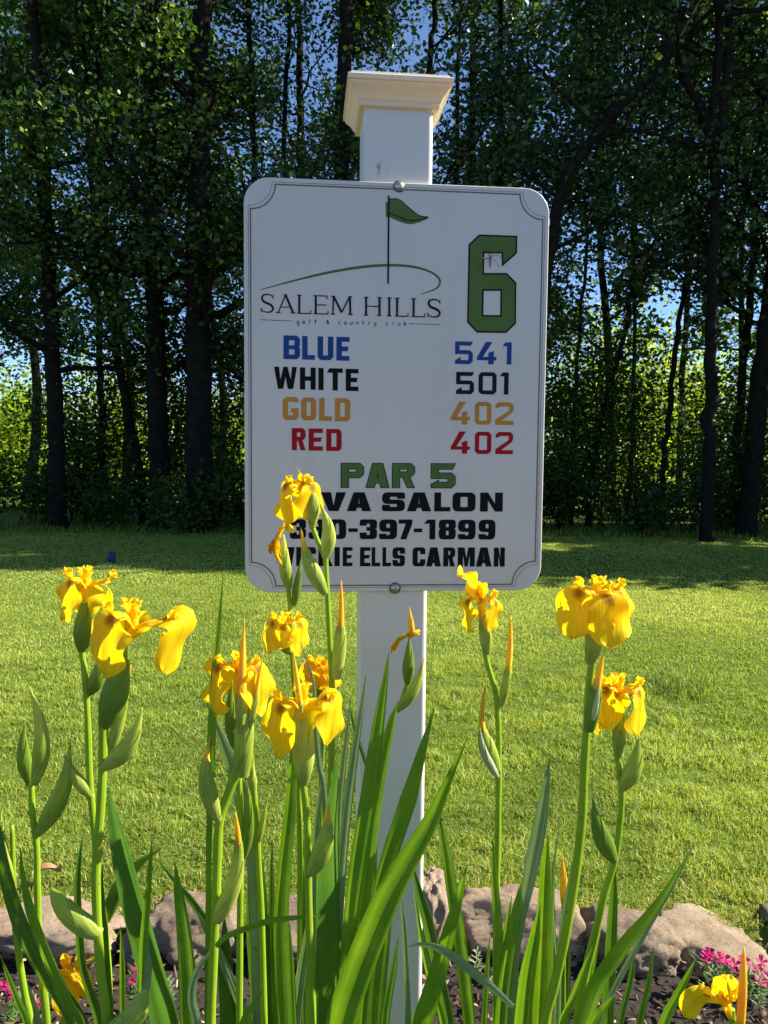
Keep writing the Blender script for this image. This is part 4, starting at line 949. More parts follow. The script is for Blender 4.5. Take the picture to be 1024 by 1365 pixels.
# 14 low right bloom
Y = .86; s = stalk(975, Y, 'low yellow iris bloom with an upright pointed bud at the bottom right corner')
stemtube(s, [(975, 1345), (976, 1356), (977, 1366)], Y, 10, 12)
flower(s, (968, 1342), Y, [(-176, .068, .026, 42, -78, dict(ruf=.6, wmax=.8, claw=.5, bendat=(.15, .95))), (60, .04, .03, 70, 10), (-60, .03, .026, 85, 60)], seed=14, size=.07, stand=2, tube_to=(974, 1356))
petal(s, P(966, 1345, Y - .006), -150, .040, .026, 88, 80, 'petal', 'standard', 141, ruf=.6, wmax=.6, cup=.3)
spathe(s, (985, 1392), (992, 1262), 16, Y - .012, 'bract', yellow=.75, prof=[.9, 1, 1, 1, 1, 1, .9, .75, .5, .06])
# 15 small orange bud between leaves on the right
Y = .98; s = stalk(750, Y, 'short iris shoot with a single slim orange bud among the right leaves')
stemtube(s, [(752, 1195), (751, 1260), (750, 1362)], Y, 7, 9, m_=M['bract_dark'])
spathe(s, (752, 1212), (750, 1138), 12, Y, 'budtip', name='bud')

# leaf clumps
LG = 'clumps of sword-shaped iris leaves'
def clump(px, Y, label, leaves):
    b = P(px, 1365, Y); t = thing('iris_leaf_clump', (b[0], b[1] + .01, 0), label, 'iris leaves', LG)
    for i, l in enumerate(leaves):
        pts, dY = l[0], l[1]; m_ = l[2] if len(l) > 2 else 'leaf'; kw = l[3] if len(l) > 3 else {}
        leaf(t, pts, Y + dY, m_, **kw)
clump(455, .90, 'wide bright iris leaf clump with one broad leaf leaning across the post to the right', [
    ([(624, 982, 1), (600, 1035, 10), (574, 1095, 22), (545, 1145, 30), (520, 1190, 36), (496, 1245, 40), (475, 1300, 41), (455, 1362, 42)], -.04, 'leaf', dict(face=10)),
    ([(579, 944, 1), (563, 1000, 12), (545, 1065, 24), (525, 1125, 24), (508, 1180, 20), (496, 1250, 18), (484, 1362, 18)], -.01),
    ([(519, 868, 1), (510, 930, 12), (500, 1000, 20), (489, 1080, 24), (478, 1150, 24), (468, 1230, 22), (458, 1362, 20)], 0),
    ([(530, 935, 1), (520, 980, 9), (508, 1040, 13), (497, 1111, 16), (490, 1180, 15), (484, 1260, 14), (478, 1362, 14)], .03, 'leaf', dict(face=-20)),
    ([(450, 1002, 1), (446, 1050, 13), (440, 1110, 24), (439, 1180, 30), (440, 1260, 33), (438, 1362, 36)], .015, 'leaf_dark', dict(face=-48)),
    ([(488, 898, 1), (481, 950, 7), (472, 1010, 12), (463, 1080, 13), (456, 1160, 12), (450, 1260, 12), (446, 1362, 12)], .03, 'leaf_grey'),
    ([(640, 1150, 0), (630, 1165, 5)][:0] or [(524, 1150, 1), (516, 1215, 16), (508, 1280, 22), (500, 1362, 24)], -.02, 'leaf'),
    ([(531, 1248, 1), (525, 1290, 9), (518, 1330, 12), (514, 1362, 12)], -.05, 'leaf'),
    ([(503, 1225, 1), (497, 1270, 12), (490, 1320, 16), (486, 1362, 18)], -.03, 'leaf'),
])
clump(545, .96, 'upright iris leaf clump with pale curved leaf arching to the right of the post base', [
    ([(583, 1072, 1), (590, 1110, 9), (597, 1148, 15), (605, 1200, 17), (613, 1250, 18), (620, 1310, 18), (626, 1362, 18)], .02),
    ([(623, 1152, 1), (612, 1195, 11), (598, 1245, 19), (584, 1295, 24), (570, 1340, 26), (562, 1364, 28)], -.03, 'leaf', dict(face=15)),
    ([(549, 1150, 1), (559, 1190, 11), (570, 1230, 16), (582, 1285, 15), (592, 1330, 15), (598, 1362, 15)], .04, 'leaf_dark'),
    ([(534, 1190, 1), (539, 1240, 7), (542, 1300, 8), (544, 1362, 9)], -.01, 'leaf_grey'),
    ([(540, 1263, 1), (560, 1259, 6), (582, 1263, 11), (605, 1276, 13), (632, 1297, 14), (660, 1320, 11), (684, 1342, 7)], -.06, 'leaf_grey', dict(ground=False, fold=.1)),
    ([(552, 1185, 1), (560, 1240, 6), (572, 1300, 8), (590, 1362, 9)], .0, 'leaf'),
])
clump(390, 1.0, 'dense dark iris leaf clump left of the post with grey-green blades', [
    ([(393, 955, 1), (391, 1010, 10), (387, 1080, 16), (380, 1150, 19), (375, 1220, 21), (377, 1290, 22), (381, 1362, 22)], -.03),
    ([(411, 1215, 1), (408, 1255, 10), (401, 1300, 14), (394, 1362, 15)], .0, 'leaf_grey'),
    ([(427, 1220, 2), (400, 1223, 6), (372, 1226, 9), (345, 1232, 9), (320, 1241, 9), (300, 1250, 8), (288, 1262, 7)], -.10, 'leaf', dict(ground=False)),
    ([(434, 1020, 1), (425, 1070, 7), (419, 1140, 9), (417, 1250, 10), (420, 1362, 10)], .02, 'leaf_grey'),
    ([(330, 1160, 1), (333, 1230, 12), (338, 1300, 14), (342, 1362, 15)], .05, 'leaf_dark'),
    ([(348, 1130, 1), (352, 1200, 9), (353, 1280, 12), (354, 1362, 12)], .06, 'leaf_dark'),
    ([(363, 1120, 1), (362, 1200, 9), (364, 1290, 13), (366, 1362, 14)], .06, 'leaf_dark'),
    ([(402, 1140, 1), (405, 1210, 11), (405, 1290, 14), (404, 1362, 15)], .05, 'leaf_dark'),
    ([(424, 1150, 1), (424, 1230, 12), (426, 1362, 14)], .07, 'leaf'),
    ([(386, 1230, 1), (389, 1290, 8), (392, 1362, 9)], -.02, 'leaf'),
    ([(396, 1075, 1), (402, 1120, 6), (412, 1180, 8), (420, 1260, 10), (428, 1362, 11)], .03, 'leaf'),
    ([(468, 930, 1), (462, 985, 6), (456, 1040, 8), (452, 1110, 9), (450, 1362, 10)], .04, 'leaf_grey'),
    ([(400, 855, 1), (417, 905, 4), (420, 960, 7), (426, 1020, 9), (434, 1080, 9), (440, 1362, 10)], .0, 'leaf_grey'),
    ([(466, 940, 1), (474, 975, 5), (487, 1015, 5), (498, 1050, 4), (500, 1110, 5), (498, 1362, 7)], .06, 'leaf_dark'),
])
clump(270, .95, 'iris leaf clump with one very tall thin blade rising past the left lawn', [
    ([(297, 768, 1), (293, 820, 6), (287, 890, 10), (283, 960, 12), (281, 1020, 11), (279, 1100, 8), (278, 1200, 8), (277, 1362, 9)], -.02, 'leaf'),
    ([(272, 925, 1), (290, 970, 10), (304, 1005, 18), (318, 1050, 20), (330, 1110, 17), (338, 1180, 14), (344, 1362, 14)], .05, 'leaf_grey'),
    ([(233, 1148, 1), (238, 1190, 13), (244, 1235, 19), (249, 1290, 23), (252, 1362, 26)], .0, 'leaf'),
    ([(203, 1116, 1), (200, 1155, 7), (196, 1200, 10), (192, 1250, 12), (190, 1300, 13), (189, 1362, 14)], -.01, 'leaf'),
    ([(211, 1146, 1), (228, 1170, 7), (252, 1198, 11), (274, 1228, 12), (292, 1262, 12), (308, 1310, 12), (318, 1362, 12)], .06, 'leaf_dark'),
    ([(281, 1270, 5), (268, 1285, 8), (258, 1308, 11), (256, 1335, 13), (262, 1362, 13)], -.03, 'leaf_grey'),
    ([(299, 1220, 1), (300, 1270, 18), (302, 1320, 22), (304, 1362, 22)], .06, 'leaf_dark'),
    ([(262, 1215, 1), (278, 1245, 10), (296, 1280, 13), (316, 1330, 14), (330, 1362, 14)], .04, 'leaf_grey'),
    ([(350, 1320, 1), (338, 1340, 8), (326, 1362, 12)], -.05, 'leaf'),
])
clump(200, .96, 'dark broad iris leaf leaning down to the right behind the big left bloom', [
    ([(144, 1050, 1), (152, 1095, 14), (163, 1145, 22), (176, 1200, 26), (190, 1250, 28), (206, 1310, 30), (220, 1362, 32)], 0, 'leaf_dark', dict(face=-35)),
    ([(161, 1235, 1), (163, 1290, 8), (164, 1362, 9)], .02, 'leaf'),
    ([(196, 1255, 1), (198, 1290, 10), (192, 1330, 12), (188, 1362, 13)], -.03, 'leaf_grey'),
])
clump(90, .92, 'long drooping olive iris leaves crossing the lower left corner', [
    ([(-14, 1040, 2), (-4, 1110, 18), (6, 1170, 28), (22, 1225, 33), (42, 1270, 35), (68, 1312, 36), (100, 1362, 38)], -.02, 'leaf_dark', dict(face=25)),
    ([(27, 1130, 1), (30, 1165, 8), (39, 1211, 15), (52, 1250, 17), (68, 1290, 18), (90, 1340, 20), (104, 1364, 20)], -.03, 'leaf'),
    ([(110, 1116, 1), (105, 1150, 7), (103, 1191, 11), (105, 1240, 12), (110, 1290, 13), (122, 1330, 15), (132, 1362, 16)], .04, 'leaf_dark'),
    ([(0, 1272, 1), (12, 1305, 7), (26, 1340, 10), (36, 1364, 11)], -.04, 'leaf'),
    ([(32, 1300, 1), (42, 1330, 8), (50, 1362, 10)], .02, 'leaf_grey'),
    ([(136, 1150, 1), (136, 1200, 8), (140, 1270, 12), (146, 1362, 14)], .05, 'leaf_dark'),
])
clump(690, .97, 'upright iris leaf clump around the slender right-centre stalk with a creased grey blade', [
    ([(733, 1010, 1), (727, 1055, 12), (719, 1105, 20), (710, 1150, 21), (703, 1185, 17), (694, 1225, 14), (686, 1280, 13), (682, 1362, 13)], .0, 'leaf_grey', dict(face=10)),
    ([(730, 1112, 1), (728, 1165, 17), (727, 1225, 23), (726, 1290, 26), (724, 1362, 28)], .02, 'leaf'),
    ([(657, 1118, 1), (659, 1165, 9), (663, 1219, 13), (665, 1280, 14), (665, 1362, 15)], -.02, 'leaf'),
    ([(695, 1172, 1), (688, 1215, 12), (679, 1260, 17), (672, 1310, 17), (668, 1362, 17)], -.025, 'leaf'),
    ([(720, 1205, 1), (713, 1250, 15), (704, 1300, 22), (698, 1362, 25)], -.03, 'leaf'),
    ([(682, 1195, 1), (676, 1235, 8), (668, 1290, 11), (662, 1362, 12)], .02, 'leaf'),
    ([(653, 1250, 1), (650, 1290, 7), (646, 1362, 9)], .0, 'leaf'),
    ([(746, 1100, 1), (738, 1160, 5), (737, 1230, 7), (742, 1300, 8), (746, 1362, 8)], .03, 'leaf_grey'),
])
clump(790, .93, 'iris leaf clump with a broad folded blade leaning right over the mulch', [
    ([(924, 1130, 1), (905, 1160, 8), (885, 1193, 17), (865, 1222, 26), (842, 1250, 33), (818, 1282, 36), (796, 1315, 34), (780, 1362, 30)], -.02, 'leaf', dict(face=-28)),
    ([(926, 1126, 1), (908, 1158, 5), (890, 1192, 8), (870, 1225, 10), (850, 1262, 10), (826, 1305, 10), (800, 1362, 10)], .01, 'leaf_grey'),
    ([(762, 1150, 1), (757, 1190, 7), (750, 1235, 8), (745, 1290, 9), (743, 1362, 10)], .0, 'leaf_grey'),
    ([(820, 1150, 1), (818, 1200, 12), (815, 1260, 16), (810, 1362, 18)], .06, 'leaf_dark'),
    ([(802, 1205, 1), (794, 1250, 13), (786, 1300, 16), (778, 1362, 18)], .04, 'leaf'),
    ([(760, 1240, 1), (757, 1290, 9), (755, 1362, 11)], .05, 'leaf_dark'),
    ([(846, 1264, 1), (842, 1300, 8), (834, 1335, 9), (828, 1362, 9)], .05, 'leaf_dark'),
    ([(871, 1262, 1), (867, 1300, 8), (860, 1335, 10), (854, 1362, 11)], .05, 'leaf_dark'),
    ([(820, 1325, 1), (805, 1345, 12), (790, 1364, 16)], -.05, 'leaf'),
    ([(790, 1262, 1), (776, 1300, 9), (760, 1340, 10), (750, 1364, 10)], -.02, 'leaf'),
])
clump(885, .9, 'single bright iris blade rising between mulch and the low right bloom', [
    ([(927, 1279, 1), (916, 1303, 9), (902, 1330, 13), (886, 1364, 16)], -.02, 'leaf'),
])

# ------------------------------------------------------------------ small bedding plants
def pinks(px, py, n, label, spread=.03, size=.011):
    c = G(px, py, .10); t = thing('pink_flower_plant', (c[0], c[1], 0), label, 'flower', 'magenta pinks in the bed'); g = np.random.default_rng(px)
    heads = []
    for k in range(n):
        h = c + np.array([g.normal(0, spread), g.normal(0, spread * .7), g.uniform(-.02, .02)]); heads.append(h)
        mb = MB(); tube(mb, smooth_pts([np.array([c[0] + g.normal(0, .008), c[1] + g.normal(0, .008), 0]), (h + c) / 2 * [1, 1, .55], h], 4), .0011, 5); mb.build('stem', M['bract_dark'], t)
        mb = MB(); ph = g.uniform(0, 6)
        for q in range(5):
            a = ph + q * 2 * math.pi / 5; d = np.array([math.cos(a), math.sin(a) * .75, .15 + .65 * math.sin(a) + .15 * g.random()]); e = np.array([-math.sin(a), math.cos(a), 0])
            pts = [h, h + d * size * .55 - e * size * .34, h + d * size * .95 - e * size * .40, h + d * size * 1.08 - e * size * .12, h + d * size * .98, h + d * size * 1.08 + e * size * .14, h + d * size * .93 + e * size * .42, h + d * size * .55 + e * size * .34]
            mb.add(pts, [(0, i, i + 1) for i in range(1, 7)])
        mb.build('blossom', M['magenta'], t, smooth=False)
    # narrow leaves
    m_ = 70; a = g.uniform(0, 6.28, m_); hz = g.uniform(.005, .085, m_); b0 = np.stack([c[0] + g.normal(0, spread * .8, m_), c[1] + g.normal(0, spread * .8, m_), hz], -1)
    d = np.stack([np.cos(a), np.sin(a), g.uniform(.1, .9, m_)], -1) * g.uniform(.015, .034, m_)[:, None]; e = np.stack([-np.sin(a), np.cos(a), 0 * a], -1) * .0026
    V = np.stack([b0, b0 + d * .5 - e, b0 + d, b0 + d * .5 + e], 1)
    fastmesh('foliage', V, 1, 4, [(0, 1, 2, 3)], m_, M['weed'], t, t.location, g.random(m_), k=4)
M['weed'] = leafmat('bed_plant_leaves', [(0, (.05, .11, .03)), (1, (.16, .24, .07))], .3, .5, .3)
pinks(944, 1272, 3, 'small magenta flower nearest the rounded stone, in front of the flat slab', .012, .015)
pinks(968, 1282, 3, 'magenta flower cluster in front of the right end of the flat slab', .02, .015)
pinks(1010, 1294, 7, 'magenta flower cluster at the right edge above the low iris bloom', .02, .015)
pinks(14, 1322, 5, 'magenta flower cluster in the bottom left corner below the big stone', .022)
pinks(186, 1300, 3, 'small dark red flower low between the two left stones', .016, .009)
pinks(46, 1345, 3, 'small magenta flower beside the low orange bloom at the bottom left', .018, .009)
def weed(px, py, h, label, cat='weed'):
    c = G(px, py, 0.01); t = thing('seedling', (c[0], c[1], 0), label, cat, 'small seedlings in the bed'); g = np.random.default_rng(px + 3)
    mb = MB(); tube(mb, [c, c + [.004, 0, h * .5], c + [0, 0, h]], [.0016, .0013, .0008], 5); mb.build('stem', M['bract_dark'], t)
    m_ = 34; a = np.arange(m_) * 2.4; hz = np.linspace(.15, 1, m_) * h; b0 = np.stack([c[0] + 0 * a, c[1] + 0 * a, c[2] + hz], -1)
    d = np.stack([np.cos(a), np.sin(a), .35 + 0 * a], -1) * (g.uniform(.02, .032, m_) * (1.1 - .5 * hz / h))[:, None]; e = np.stack([-np.sin(a), np.cos(a), 0 * a], -1) * .0022
    V = np.stack([b0, b0 + d * .5 - e, b0 + d, b0 + d * .5 + e], 1)
    fastmesh('foliage', V, 1, 4, [(0, 1, 2, 3)], m_, M['weed2'], t, t.location, g.random(m_), k=4)
M['weed2'] = leafmat('seedling_leaves', [(0, (.16, .22, .12)), (1, (.28, .34, .2))], .25, .5, .3)
weed(636, 1310, .09, 'pale feathery seedling in front of the blocky stone, right of the post'); weed(772, 1285, .07, 'pale seedling in the shade left of the rounded stone')
weed(655, 1330, .05, 'low pale seedling just below the feathery one by the post'); weed(950, 1330, .08, 'green seedling left of the low right bloom'); weed(1012, 1350, .10, 'broad green seedling in the bottom right corner'); weed(226, 1340, .07, 'low green seedling before the left rounded stone')
# dried leaf on the lawn, blue tee marker
c = G(67, 1163, .085); mb = MB(); V = []; UV = []
for i in range(9):
    for j in range(5):
        t_ = i / 8; s_ = (j - 2) / 2; w = .024 * math.sin(math.pi * (t_ * .9 + .05)); V.append(c + np.array([(t_ - .5) * .07, s_ * w, .012 * s_ * s_ + .01 * math.sin(t_ * 5 + s_) + .012 * t_]))
mb.add(V, [(i * 5 + j, i * 5 + j + 1, (i + 1) * 5 + j + 1, (i + 1) * 5 + j) for i in range(8) for j in range(4)])
M['dry'] = plain('dry_leaf', (.32, .17, .10), .8, .1, 0, .3, 50)
prop(mb.build('dried_leaf', M['dry']), 'curled reddish-brown dead leaf lying on the lawn behind the left stones', 'leaf')
c = G(149, 750, .05); mb = MB(); prof = [(.0, 0), (.04, 0), (.05, .03), (.05, .09), (.04, .12), (.02, .135), (.0, .137)]; n = 14; V = []
for r_, z_ in prof: V += [c + np.array([max(r_, .001) * math.cos(2 * math.pi * k / n), max(r_, .001) * math.sin(2 * math.pi * k / n), z_]) for k in range(n)]
mb.add(V, [(j * n + k, j * n + (k + 1) % n, (j + 1) * n + (k + 1) % n, (j + 1) * n + k) for j in range(len(prof) - 1) for k in range(n)])
prop(mb.build('tee_marker', M['tee_blue']), 'small dark blue tee marker on the shaded lawn near the trees', 'tee marker')

# ------------------------------------------------------------------ trees
def leafmesh(name, C, size, g, m_, parent, tint, droop=.35, jitter=1.0):
    n = len(C); a = g.uniform(0, 6.28, n); el = g.normal(-droop, .5, n)
    d = np.stack([np.cos(a) * np.cos(el), np.sin(a) * np.cos(el), np.sin(el)], -1)
    e = g.normal(size=(n, 3)); e -= (e * d).sum(1)[:, None] * d; e /= np.linalg.norm(e, axis=1)[:, None]
    # leaf faces tend to lie flat
    e[:, 2] *= .55; e /= np.linalg.norm(e, axis=1)[:, None]
    s = size * g.uniform(.6, 1.25, n); nr = np.cross(d, e)
    L_ = d * s[:, None]; W_ = e * (s * .36)[:, None]; K = nr * (s * .08)[:, None]
    V = np.stack([C - L_ * .5, C - L_ * .12 + W_ + K, C + L_ * .5, C - L_ * .08 - W_ + K], 1)
    return fastmesh(name, V, 1, 4, [(0, 1, 2, 3)], n, m_, parent, parent.location, tint, k=4)

def tree(path, Y, w, height, label, nleaf=9000, lsize=.12, low=2.4, crown_r=2.6, m_='foliage', seed=0, limbs=None, nl=16, group='trees at the edge of the wood', cat='tree', bright=0.0, name='tree', lowfade=2.0, dens_low=.35, back=False):
    """path = trunk centre line in photo pixels from the ground up, carried on above the frame to its full height"""
    g = np.random.default_rng(seed + 70)
    p3 = [P(p[0], p[1], Y) for p in path]; base = p3[0].copy(); base[2] = zlawn(base[0], base[1]) - .05; p3[0] = base
    d = p3[-1] - p3[-2]; d /= np.linalg.norm(d); top = p3[-1] + d * max(0.5, (height - p3[-1][2]) / max(d[2], .3)); top[0] = p3[-1][0] + (top[0] - p3[-1][0]) * .6; p3.append(top)
    t = thing(name, base, label, cat, group)
    sp_ = np.array(smooth_pts(p3, 8)); n = len(sp_); sp_[1:-1, :2] += g.normal(0, .02, (n - 2, 2))
    rw = w * Y / F / 2; hfrac = (sp_[:, 2] - base[2]) / (height); rad = rw * np.clip(1.0 - .78 * hfrac, .08, 1); rad[0] *= 1.25
    mb = MB(); tube(mb, sp_, rad, 10)
    cent = []; 
    def limb(s0, r0, direction, length, depth=0):
        pts = [s0]; dd = np.array(direction, float); k = 6
        for i in range(k):
            dd = dd + g.normal(0, .16, 3) + np.array([0, 0, .06]); dd /= np.linalg.norm(dd); pts.append(pts[-1] + dd * length / k)
        tube(mb, pts, np.linspace(r0, r0 * .22, len(pts)), 6 if depth == 0 else 5)
        for i in range(1, len(pts)):
            cent.append((pts[i], .26 + .18 * length / 3))
            if depth < 2 and i >= 2 - (depth > 0):
                for _ in range(2 if depth == 0 else 1):
                    sd_ = dd + g.normal(0, .75, 3); sd_[2] = sd_[2] * .6 + .1; sd_ /= np.linalg.norm(sd_)
                    limb(pts[i], r0 * .42, sd_, length * g.uniform(.32, .5), depth + 1)
    zs = np.sort(g.uniform(low, height * .96, nl))
    for z_ in zs:
        i = int(np.argmin(abs(sp_[:, 2] - z_))); a = g.uniform(0, 6.28); fr = (z_ - low) / (height - low)
        ln = crown_r * g.uniform(.6, 1.1) * (1 - .55 * fr ** 1.5) * (.65 + .35 * min(1, (z_ - low) / lowfade))
        limb(sp_[i], max(.012, rad[i] * .42), (math.cos(a), abs(math.sin(a)) if back else math.sin(a), .25 + .5 * fr), ln)
    if limbs:
        for lp, lw0, lw1 in limbs:
            q = np.array(smooth_pts([P(p[0], p[1], p[2] if len(p) > 2 else Y) for p in lp], 6)); tube(mb, q, np.linspace(lw0, lw1, len(q)) * Y / F / 2, 8)
            for i in range(4, len(q), 3): cent.append((q[i], .5))
            for i in range(6, len(q), 5):
                a = g.uniform(0, 6.28); limb(q[i], .03, (math.cos(a), math.sin(a), .3), 1.3, 1)
    mb.build('trunk', M['bark'], t)
    C0 = np.array([c[0] for c in cent]); R0 = np.array([c[1] for c in cent])
    wgt = np.where(C0[:, 2] < low + 1.0, dens_low, 1.0); wgt = wgt / wgt.sum(); pick = g.choice(len(C0), nleaf, p=wgt)
    # tufts: leaves gather round twig ends
    tuft = g.normal(size=(len(C0) * 5, 3)) * .55
    ti = pick * 5 + g.integers(0, 5, nleaf); C = C0[pick] + tuft[ti] * R0[pick][:, None] + g.normal(0, .13, (nleaf, 3))
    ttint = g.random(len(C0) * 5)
    ttint = np.where(ttint > .93, 2.0, ttint); tint = np.clip(.55 * ttint[ti] + .35 * g.random(nleaf) + bright, 0, 1)  # a few tufts coloured brighter, painting in sun shining through the leaves
    ok = C[:, 2] > zlawn(C[:, 0], C[:, 1]) + .25; 
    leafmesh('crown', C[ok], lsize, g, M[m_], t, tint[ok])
    return t

TR = [
 # path, Y, width px, height, label, leaves, low, r
 ([(78, 705), (74, 560), (66, 380), (58, 200), (46, 0)], 14.0, 24, 15, 'straight dark trunk tree, first thick one from the left edge', 10000, 2.0, 2.9, 1),
 ([(-60, 700), (-50, 400), (-30, 0)], 14.5, 26, 14, 'leafy tree whose boughs enter at the upper left edge', 9000, 2.2, 2.9, 2),
 ([(140, 700), (136, 560), (130, 400), (118, 200), (112, 0)], 15.2, 11, 13, 'thin tree standing just right of the first thick left trunk', 6000, 2.4, 2.2, 3),
 ([(192, 705), (184, 620), (168, 540), (150, 420), (138, 250), (130, 0)], 14.8, 14, 13, 'tree with a trunk curving up to the left between two thick left trunks', 7000, 2.2, 2.3, 4),
 ([(214, 706), (210, 560), (206, 400), (200, 200), (204, 0)], 14.2, 30, 16, 'thick dark tree second from the left edge of the sign', 9500, 1.6, 2.6, 5),
 ([(266, 708), (264, 560), (264, 380), (266, 180), (268, 0)], 13.7, 38, 17, 'thickest dark straight trunk, nearest the left edge of the sign', 9500, 1.8, 2.7, 6),
 ([(340, 700), (345, 500), (338, 200), (332, 0)], 15.5, 14, 14, 'slim tree showing above the top left corner of the sign', 7500, 1.4, 2.4, 7),
 ([(456, 706), (458, 450), (456, 200), (462, 0)], 14.4, 30, 16, 'dark trunk tree rising above the sign just left of the post cap', 9000, 1.4, 2.6, 8),
 ([(560, 706), (562, 450), (572, 100), (582, 0)], 15.4, 14, 15, 'tree behind the post cap showing only its upper trunk', 8000, 1.4, 2.4, 9),
 ([(668, 706), (668, 450), (666, 200), (668, 0)], 15.2, 13, 14, 'slim upright tree directly right of the post cap', 8000, 1.4, 2.5, 10),
 ([(782, 700), (792, 600), (818, 500), (838, 420), (850, 250), (856, 0)], 15.0, 9, 11, 'thin tree leaning right just beyond the right edge of the sign', 5000, 3.0, 2.0, 12),
 ([(762, 700), (764, 600), (768, 500), (780, 350), (790, 0)], 15.8, 7, 11, 'very thin sapling-like tree closest to the right edge of the sign', 4500, 3.2, 1.9, 13),
 ([(838, 705), (842, 600), (846, 480), (842, 250), (836, 0)], 16.2, 7, 12, 'thin straight tree in front of the bright bush gap right of the sign', 4500, 3.6, 2.0, 14),
 ([(880, 703), (886, 620), (896, 500), (912, 380), (925, 200), (930, 0)], 14.8, 9, 12, 'slender tree leaning right, midway between sign and forked tree', 5000, 3.2, 2.1, 15),
 ([(978, 690), (985, 560), (998, 420), (1014, 200), (1022, 0)], 15.0, 13, 13, 'medium tree leaning right just behind the forked tree', 6500, 2.2, 2.3, 17),
 ([(996, 704), (1004, 600), (1016, 480), (1036, 330), (1060, 0)], 13.9, 28, 15, 'thick dark tree leaning off the right edge', 9000, 1.6, 2.7, 18),
 ([(1100, 705), (1105, 400), (1110, 0)], 14.6, 22, 15, 'tree just outside the right edge whose leaves reach into view', 8000, 1.8, 2.9, 19),
 ([(372, 700), (374, 400), (384, 0)], 16.3, 11, 15, 'slim tree left of the post cap, in front of the bluest sky gap', 8500, 1.4, 2.6, 22),
 ([(600, 700), (604, 400), (612, 0)], 16.5, 10, 15, 'slim tree second to the right of the post cap', 8000, 1.4, 2.5, 23),
 ([(410, 700), (405, 400), (398, 0)], 17.5, 16, 16, 'tree farther back filling the gap above the sign\'s left half', 8000, 1.4, 2.7, 20),
 ([(620, 700), (625, 400), (632, 0)], 17.5, 16, 16, 'tree farther back filling the gap above the sign\'s right half', 8000, 1.4, 2.7, 21),
]
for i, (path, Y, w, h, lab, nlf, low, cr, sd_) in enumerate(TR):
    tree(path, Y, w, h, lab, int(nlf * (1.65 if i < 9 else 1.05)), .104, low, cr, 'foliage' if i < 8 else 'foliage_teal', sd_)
tree([(700, 706), (716, 480), (746, 262), (796, 180), (850, 118), (905, 50)], 12.5, 22, 11.5, 'tree with a thick trunk slanting from behind the sign up to the right', 8500, .104, 3.0, 2.6, 'foliage_teal', 11, back=True,
     limbs=[([(880, 78), (915, 48), (965, 22), (1030, 10)], 11, 5), ([(890, 70), (905, 30), (935, -10)], 12, 6), ([(790, 186), (830, 174), (880, 180), (940, 215)], 7, 3)])
tree([(944, 710), (946, 560), (949, 400), (953, 200)], 12.7, 19, 13, 'straight tree forking into a V high up on the right', 8500, .104, 2.8, 2.6, 'foliage_teal', 16, back=True,
     limbs=[([(952, 210), (938, 150), (908, 95), (900, 40), (890, -60)], 14, 6), ([(953, 205), (968, 110), (972, 0), (972, -80)], 13, 7), ([(908, 95), (960, 85), (1030, 125)], 6, 3)])
# deeper row of the wood, crowns only seen between the front trees
g = np.random.default_rng(77)
for k, px in enumerate([-70, 40, 165, 290, 715, 815, 905, 1000, 1090]):
    Y = 19 + 2.5 * g.random()
    it = (it if k else []) + [(tree([(px, 690), (px + g.normal(0, 8), 500), (px + g.normal(0, 20), 200), (px + g.normal(0, 30), 0)], Y, g.uniform(9, 16), g.uniform(12, 15), 'tree in the deeper row of the wood, seen in slivers between the front trunks', 5500, .17, 3.6, 2.8, 'foliage', 200 + k, nl=12, group='deeper row of trees in the wood'), px, 1)]

# unseen trees added beyond the right edge to shade the trunks and lawn
for k, (x_, y_) in enumerate([(9.5, 13.4), (12.5, 12.3), (15.5, 12.9), (18.5, 12.2), (22, 13.0), (26, 12.6), (31, 14), (12, 17), (17.5, 17.5), (24, 18)]):
    px_ = 512 + F * x_ / y_
    tree([(px_, 700), (px_ + 10, 400), (px_ - 5, 100)], y_, 24, 13.5, 'unseen tree added beyond the right side of the view to cast shade', 6500, .24, 2.0, 3.0, 'foliage', 600 + k, nl=12, group='unseen shade trees added beyond the right side of the view')

LM = [(-20, 'the left picture edge'), (78, 'the first thick left trunk'), (205, 'the thick second trunk left of the sign'), (266, 'the thickest trunk'), (520, 'the sign'),
      (785, 'the thin leaning trunk beside the sign'), (846, 'the thin straight trunk in the bush gap'), (946, 'the forked tree'), (1005, 'the thick right leaning trunk')]
def autolabels(items, form):
    '''items: (object, px, h). Names each by its height and the landmark it stands at, then by its place among those'''
    d = {}
    for o, px, h in items:
        l = min(LM, key=lambda q: abs(q[0] - px)); side = 'behind' if abs(px - l[0]) < 14 or l[0] == 520 else ('left of' if px < l[0] else 'right of')
        d.setdefault(form(h) % (side + ' ' + l[1]), []).append((px, o))
    for lab, L_ in d.items():
        L_.sort(key=lambda q: q[0]); n = len(L_)
        for i, (px, o) in enumerate(L_):
            suf = [''] if n == 1 else ([', the left one', ', the right one'] if n == 2 else [', leftmost', ', middle one', ', rightmost'] if n == 3 else [', %s from the left' % w for w in ('first', 'second', 'third', 'fourth', 'fifth', 'sixth', 'seventh', 'eighth', 'ninth', 'tenth')])
            o['label'] = lab + suf[i]
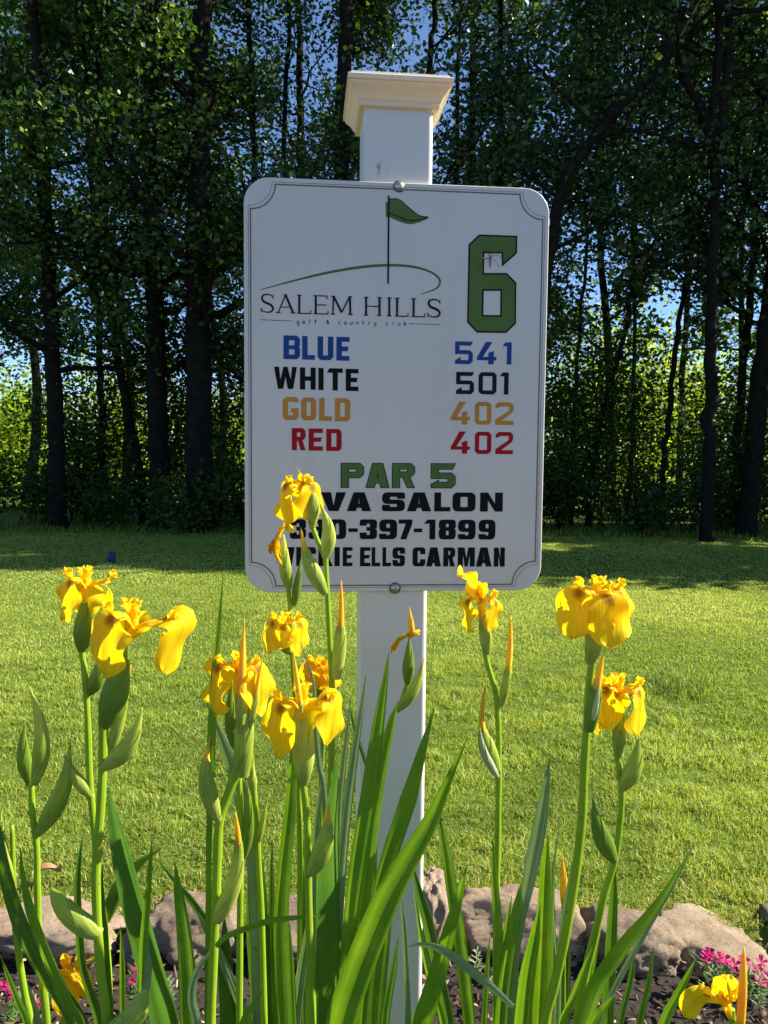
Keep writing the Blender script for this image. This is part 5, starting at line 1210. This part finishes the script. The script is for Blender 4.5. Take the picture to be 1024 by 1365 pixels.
# understory at the wood's foot
def shrub(x, y, h, r, nleaf, m_, label, group, cat, seed, lsize=.07, name='shrub', bright=0., dome=False):
    g = np.random.default_rng(seed); z0 = float(zlawn(x, y)); t = thing(name, (x, y, z0 - .02), label, cat, group); mb = MB(); cent = []
    for k in range(7 if not dome else 9):
        a = g.uniform(0, 6.28); e = np.array([x + math.cos(a) * r * g.uniform(.2, .9), y + math.sin(a) * r * g.uniform(.2, .9), z0 + h * g.uniform(.55, .95)])
        q = smooth_pts([np.array([x + g.normal(0, .04), y + g.normal(0, .04), z0]), np.array([(x + e[0]) / 2 + g.normal(0, .1), (y + e[1]) / 2, z0 + (e[2] - z0) * .45]), e], 4); tube(mb, q, np.linspace(.013, .004, len(q)) * min(1.0, h / 2.5), 5)
        for p in q[2:]: cent.append(p)
        for p in q[4:]:
            for _ in range(2): cent.append(p + g.normal(0, r * .3, 3) * [1, 1, .7])
    mb.build('stems', M['bark'], t); C0 = np.array(cent); pick = g.integers(0, len(C0), nleaf)
    C = C0[pick] + g.normal(0, .17 * max(h, 1.5) / 2.2 * (1.5 if dome else 1), (nleaf, 3)); C[:, 2] = np.maximum(C[:, 2], z0 + .03 + g.random(nleaf) * .3)
    ct = g.random(len(C0)); tint = np.clip(.5 * ct[pick] + .5 * g.random(nleaf) + bright, 0, 1)
    leafmesh('foliage', C, lsize, g, M[m_], t, tint); return t
autolabels(it, lambda h: 'wood tree in the deeper row %s')
g = np.random.default_rng(99); it = []
for k in range(26):
    px = -40 + 1120 * (k + g.uniform(.1, .9)) / 26; Y = g.uniform(13.1, 15.8); h = g.uniform(.6, 1.7) * (1.2 if px > 700 else 1)
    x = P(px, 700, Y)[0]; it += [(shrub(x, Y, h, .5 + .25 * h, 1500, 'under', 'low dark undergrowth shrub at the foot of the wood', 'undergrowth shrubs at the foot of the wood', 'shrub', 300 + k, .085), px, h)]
autolabels(it, lambda h: ('low' if h < 1.3 else 'chest-high') + ' dark shrub %s')
it = []
for k, px in enumerate([735, 745, 760, 800, 822, 858, 925, 960, 975, 995, 118, 98, 132, 212, 232, 248, 292, 315]):
    Y = g.uniform(14.5, 17.5); h = g.uniform(2.8, 4.6); x = P(px, 700, Y)[0]
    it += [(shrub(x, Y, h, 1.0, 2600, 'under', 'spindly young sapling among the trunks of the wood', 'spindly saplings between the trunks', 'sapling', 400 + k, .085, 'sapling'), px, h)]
autolabels(it, lambda h: ('tall' if h > 3.7 else 'short') + ' spindly sapling %s')
it = []
# sunlit bushes in the clearing behind the wood
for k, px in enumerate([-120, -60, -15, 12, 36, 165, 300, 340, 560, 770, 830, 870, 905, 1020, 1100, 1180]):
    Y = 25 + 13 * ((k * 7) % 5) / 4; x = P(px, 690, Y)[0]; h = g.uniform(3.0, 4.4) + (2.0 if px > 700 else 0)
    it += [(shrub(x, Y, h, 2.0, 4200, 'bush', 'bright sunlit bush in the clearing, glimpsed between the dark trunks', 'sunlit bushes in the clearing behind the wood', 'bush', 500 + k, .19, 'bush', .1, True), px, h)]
autolabels(it, lambda h: 'sunlit clearing bush %s')
